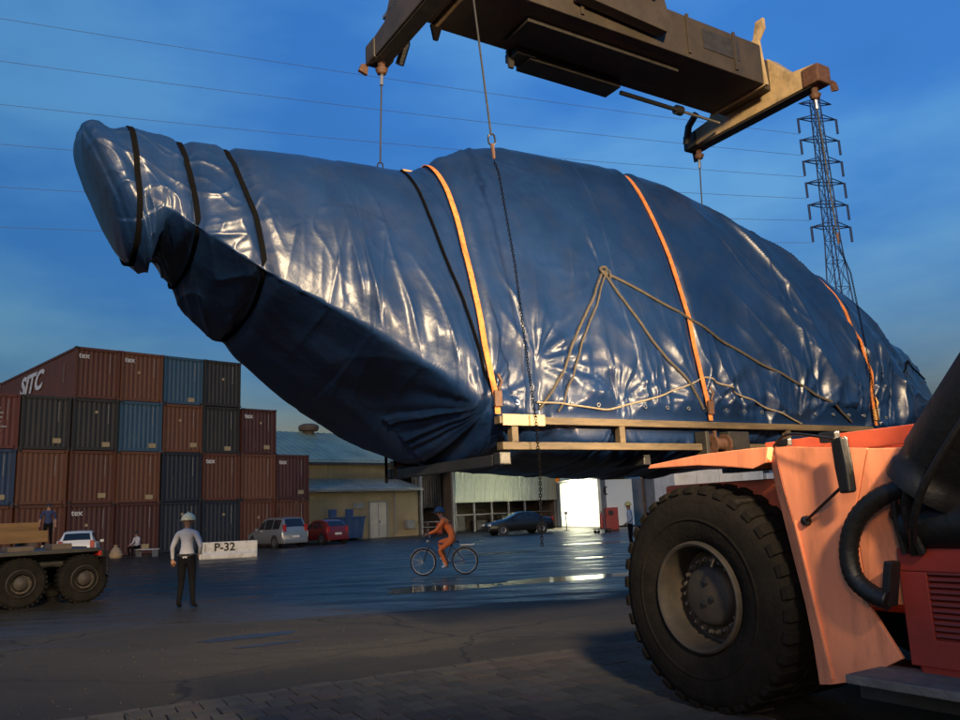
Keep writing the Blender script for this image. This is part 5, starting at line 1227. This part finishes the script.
        m = MB(); m.lathe([(-.03, .098), (.02, .103), (.06, .092), (.09, .066), (.105, .03), (.108, .004)], (0, -.012, 0), 'z', 16); m.build('hair', 'hair', o, hm, smooth=True)
    return o
p1 = person('person in pale shirt, black trousers and ivory hard hat, seen from behind', (-5.72, 15.75, 0), -4, dict(elL=(-.275, -.03, 1.13), wrL=(-.30, .05, .90), elR=(.285, -.04, 1.14), wrR=(.20, .12, .99), anL=(-.13, -.03, .09), toL=(-.15, .12, .045), anR=(.14, -.01, .09), toR=(.17, .13, .045)), 'shirt', 'trousers', 'shoe', 'helmet', 1.0)
bt = MB(); bt.box((.0, 0, .985), (.30, .235, .045)); bt.build('belt', 'shoe', p1, (0, .0, 0), bevel=.02)
hr = thing('hand_radio', 'small pale handset held at the hip by the hard hat person', 'handset', (-5.5, 15.86, .95), 0)
MB().box((0, 0, 0), (.06, .035, .13)).build('body', 'white', hr, bevel=.008); MB().tube([(.02, 0, .06), (.02, 0, .15)], .006, 6).build('aerial', 'black', hr)
person('person in blue grey shirt and yellow hard hat standing beside the huge tyre', (4.85, 28.1, 0), 75, dict(elR=(.22, -.06, 1.14), wrR=(.16, .12, 1.0), elL=(-.22, -.06, 1.14), wrL=(-.16, .12, 1.0)), 'shirt', 'trousers', 'shoe', 'helmet_yellow', .95)
person('blurry person in navy work shirt and white shoes on the flatbed deck', (-17.35, 32.55, .885), 200, dict(elR=(.28, .0, 1.14), wrR=(.30, .08, .92), anL=(-.14, 0, .09), toL=(-.16, .14, .045), anR=(.15, 0, .09), toR=(.17, .14, .045)), 'navy_cloth', 'trousers', 'shoe_white', None, 1.0, False)
person('seated person in pale blue shirt at the foot of the maroon container', (-18.25, 43.2, 0), 150, dict(pel=(0, 0, .52), wai=(0, .03, .66), che=(0, .08, .85), uch=(0, .09, .96), nek=(0, .11, 1.05), hdb=(0, .13, 1.11), hdm=(0, .14, 1.185), hdt=(0, .14, 1.26), shR=(.175, .09, .965), shL=(-.175, .09, .965), elR=(.22, .16, .72), wrR=(.16, .38, .62), elL=(-.22, .16, .72), wrL=(-.16, .38, .62),
       hiR=(.1, .06, .50), knR=(.15, .46, .50), anR=(.14, .42, .09), toR=(.15, .57, .045), hiL=(-.1, .06, .50), knL=(-.15, .46, .50), anL=(-.14, .42, .09), toL=(-.15, .57, .045)), 'shirt', 'trousers', 'shoe', None, 1.0)
be = thing('bench', 'low pale bench under the seated person by the containers', 'bench', (-18.05, 43.25, 0), R(150))
MB().box((-.3, -.05, .37), (1.5, .36, .05)).build('seat', 'white', be, bevel=.01)
for x in (-.95, .35): MB().box((x, -.05, .172), (.06, .32, .345)).build('leg', 'steel_post', be)
m = MB(); m.lathe([(0, .02), (.0, .26), (.12, .33), (.35, .29), (.52, .16), (.58, .08), (.66, .12)], (0, 0, 0), 'z', 16)
m.v = [(x+.03*math.sin(7*z+5*x), y*.8, z) for x, y, z in m.v]; o = m.build('sack', 'sack', None, (-19.4, 43.2, 0), smooth=True); tag(o, 'bulging tan sack on the ground left of the seated person', 'sack')

CY = (-1.12, 21.3, 0); CR = 84
cyp = dict(pel=(0, -.27, .93), wai=(0, -.20, 1.06), che=(0, -.08, 1.22), uch=(0, -.01, 1.31), nek=(0, .04, 1.40), hdb=(0, .08, 1.46), hdm=(0, .10, 1.535), hdt=(0, .09, 1.61), shR=(.175, -.01, 1.315), shL=(-.175, -.01, 1.315), elR=(.24, .16, 1.10), wrR=(.235, .36, 1.03), elL=(-.24, .16, 1.10), wrL=(-.235, .36, 1.03),
       hiR=(.095, -.22, .86), knR=(.11, .16, .80), anR=(.11, .0, .43), toR=(.115, .15, .40), hiL=(-.095, -.22, .86), knL=(-.11, .12, .62), anL=(-.11, -.07, .24), toL=(-.115, .08, .20))
person('person in orange coverall and dark blue cap riding a bicycle', CY, CR, cyp, 'orange_cloth', 'orange_cloth', 'shoe_white', 'cap_blue', 1.02)
bk = thing('bicycle', 'plain bicycle ridden across the wet yard by orange clad person', 'bicycle', CY, R(CR))
def bike_wheel(y):
    w = MB(); w.tube([(0, .315*math.cos(t), .315*math.sin(t)) for t in np.linspace(0, 2*PI, 41)[:-1]], .022, 8, closed=True); wo = w.build('wheel', 'tyre', bk, (0, y, .337), smooth=True)
    s2 = MB()
    for k in range(18):
        a_ = 2*PI*k/18; s2.tube([((-1)**k*.02, .02*math.cos(a_+.5), .02*math.sin(a_+.5)), (0, .30*math.cos(a_), .30*math.sin(a_))], .0028, 3)
    tag(s2.build('spokes', 'chrome', wo), kind='stuff')
    r_ = MB(); r_.tube([(0, .295*math.cos(t), .295*math.sin(t)) for t in np.linspace(0, 2*PI, 41)[:-1]], .011, 6, closed=True); r_.build('rim', 'chrome', wo, smooth=True)
    MB().tube([(-.05, 0, 0), (.05, 0, 0)], .018, 8).build('hub', 'chrome', wo)
bike_wheel(-.52); bike_wheel(.56)
f_ = MB()
for a_, b_ in (((0, -.02, .33), (0, -.20, .78)), ((0, -.02, .33), (0, .40, .76)), ((0, -.19, .75), (0, .38, .84)), ((.05, -.52, .337), (.02, -.19, .74)), ((-.05, -.52, .337), (-.02, -.19, .74)), ((.05, -.52, .337), (.03, -.02, .32)), ((-.05, -.52, .337), (-.03, -.02, .32)), ((0, .40, .74), (0, .37, .92))): f_.tube([a_, b_], .016, 8)
f_.build('frame', 'bike', bk, smooth=True)
MB().tube([(.0, .40, .74), (.055, .46, .62), (.055, .56, .337)], .013, 8).build('fork', 'bike', bk, smooth=True)
MB().tube([(.0, .40, .74), (-.055, .46, .62), (-.055, .56, .337)], .013, 8).build('fork', 'bike', bk, smooth=True)
MB().tube(cr([(.25, .38, 1.0), (.2, .42, 1.02), (.0, .38, .95), (-.2, .42, 1.02), (-.25, .38, 1.0)], 6), .012, 8).build('handlebar', 'chrome', bk, smooth=True)
m = MB(); m.prism([(-.05, 0), (.05, 0), (.08, -.2), (.04, -.26), (-.04, -.26), (-.08, -.2)], .05, (0, -.12, .795), (1, 0, 0), (0, 1, 0), (0, 0, 1)); m.build('saddle', 'black', bk, bevel=.012)
MB().tube([(0, -.20, .76), (0, -.22, .80)], .014, 8).build('seat_post', 'chrome', bk)
for s_, dy, dz in ((1, .09, .10), (-1, -.06, -.13)):
    MB().tube([(s_*.05, -.02, .33), (s_*.07, -.02+dy, .33+dz)], .011, 6).build('crank', 'chrome', bk); MB().box((s_*.12, -.02+dy, .33+dz), (.09, .08, .02)).build('pedal', 'black', bk)
m = MB(); m.lathe([(-.005, .02), (-.005, .09), (.005, .09), (.005, .02)], (.05, -.02, .33), 'x', 24); m.build('chainring', 'chrome', bk)
for y in (-.52, .56):
    m = MB(); pts = [(0, y+.36*math.cos(t), .337+.36*math.sin(t)) for t in np.linspace(.25, PI-.2, 14)]; m.tube(pts, .018, 6); m.build('mudguard', 'bike', bk, smooth=True)
MB().box((0, -.60, .74), (.12, .38, .02)).build('rack', 'chrome', bk)
MB().lathe([(0, .005), (0, .04), (-.06, .02)], (0, .46, .86), 'y', 12).build('lamp', 'lamp_clear', bk)
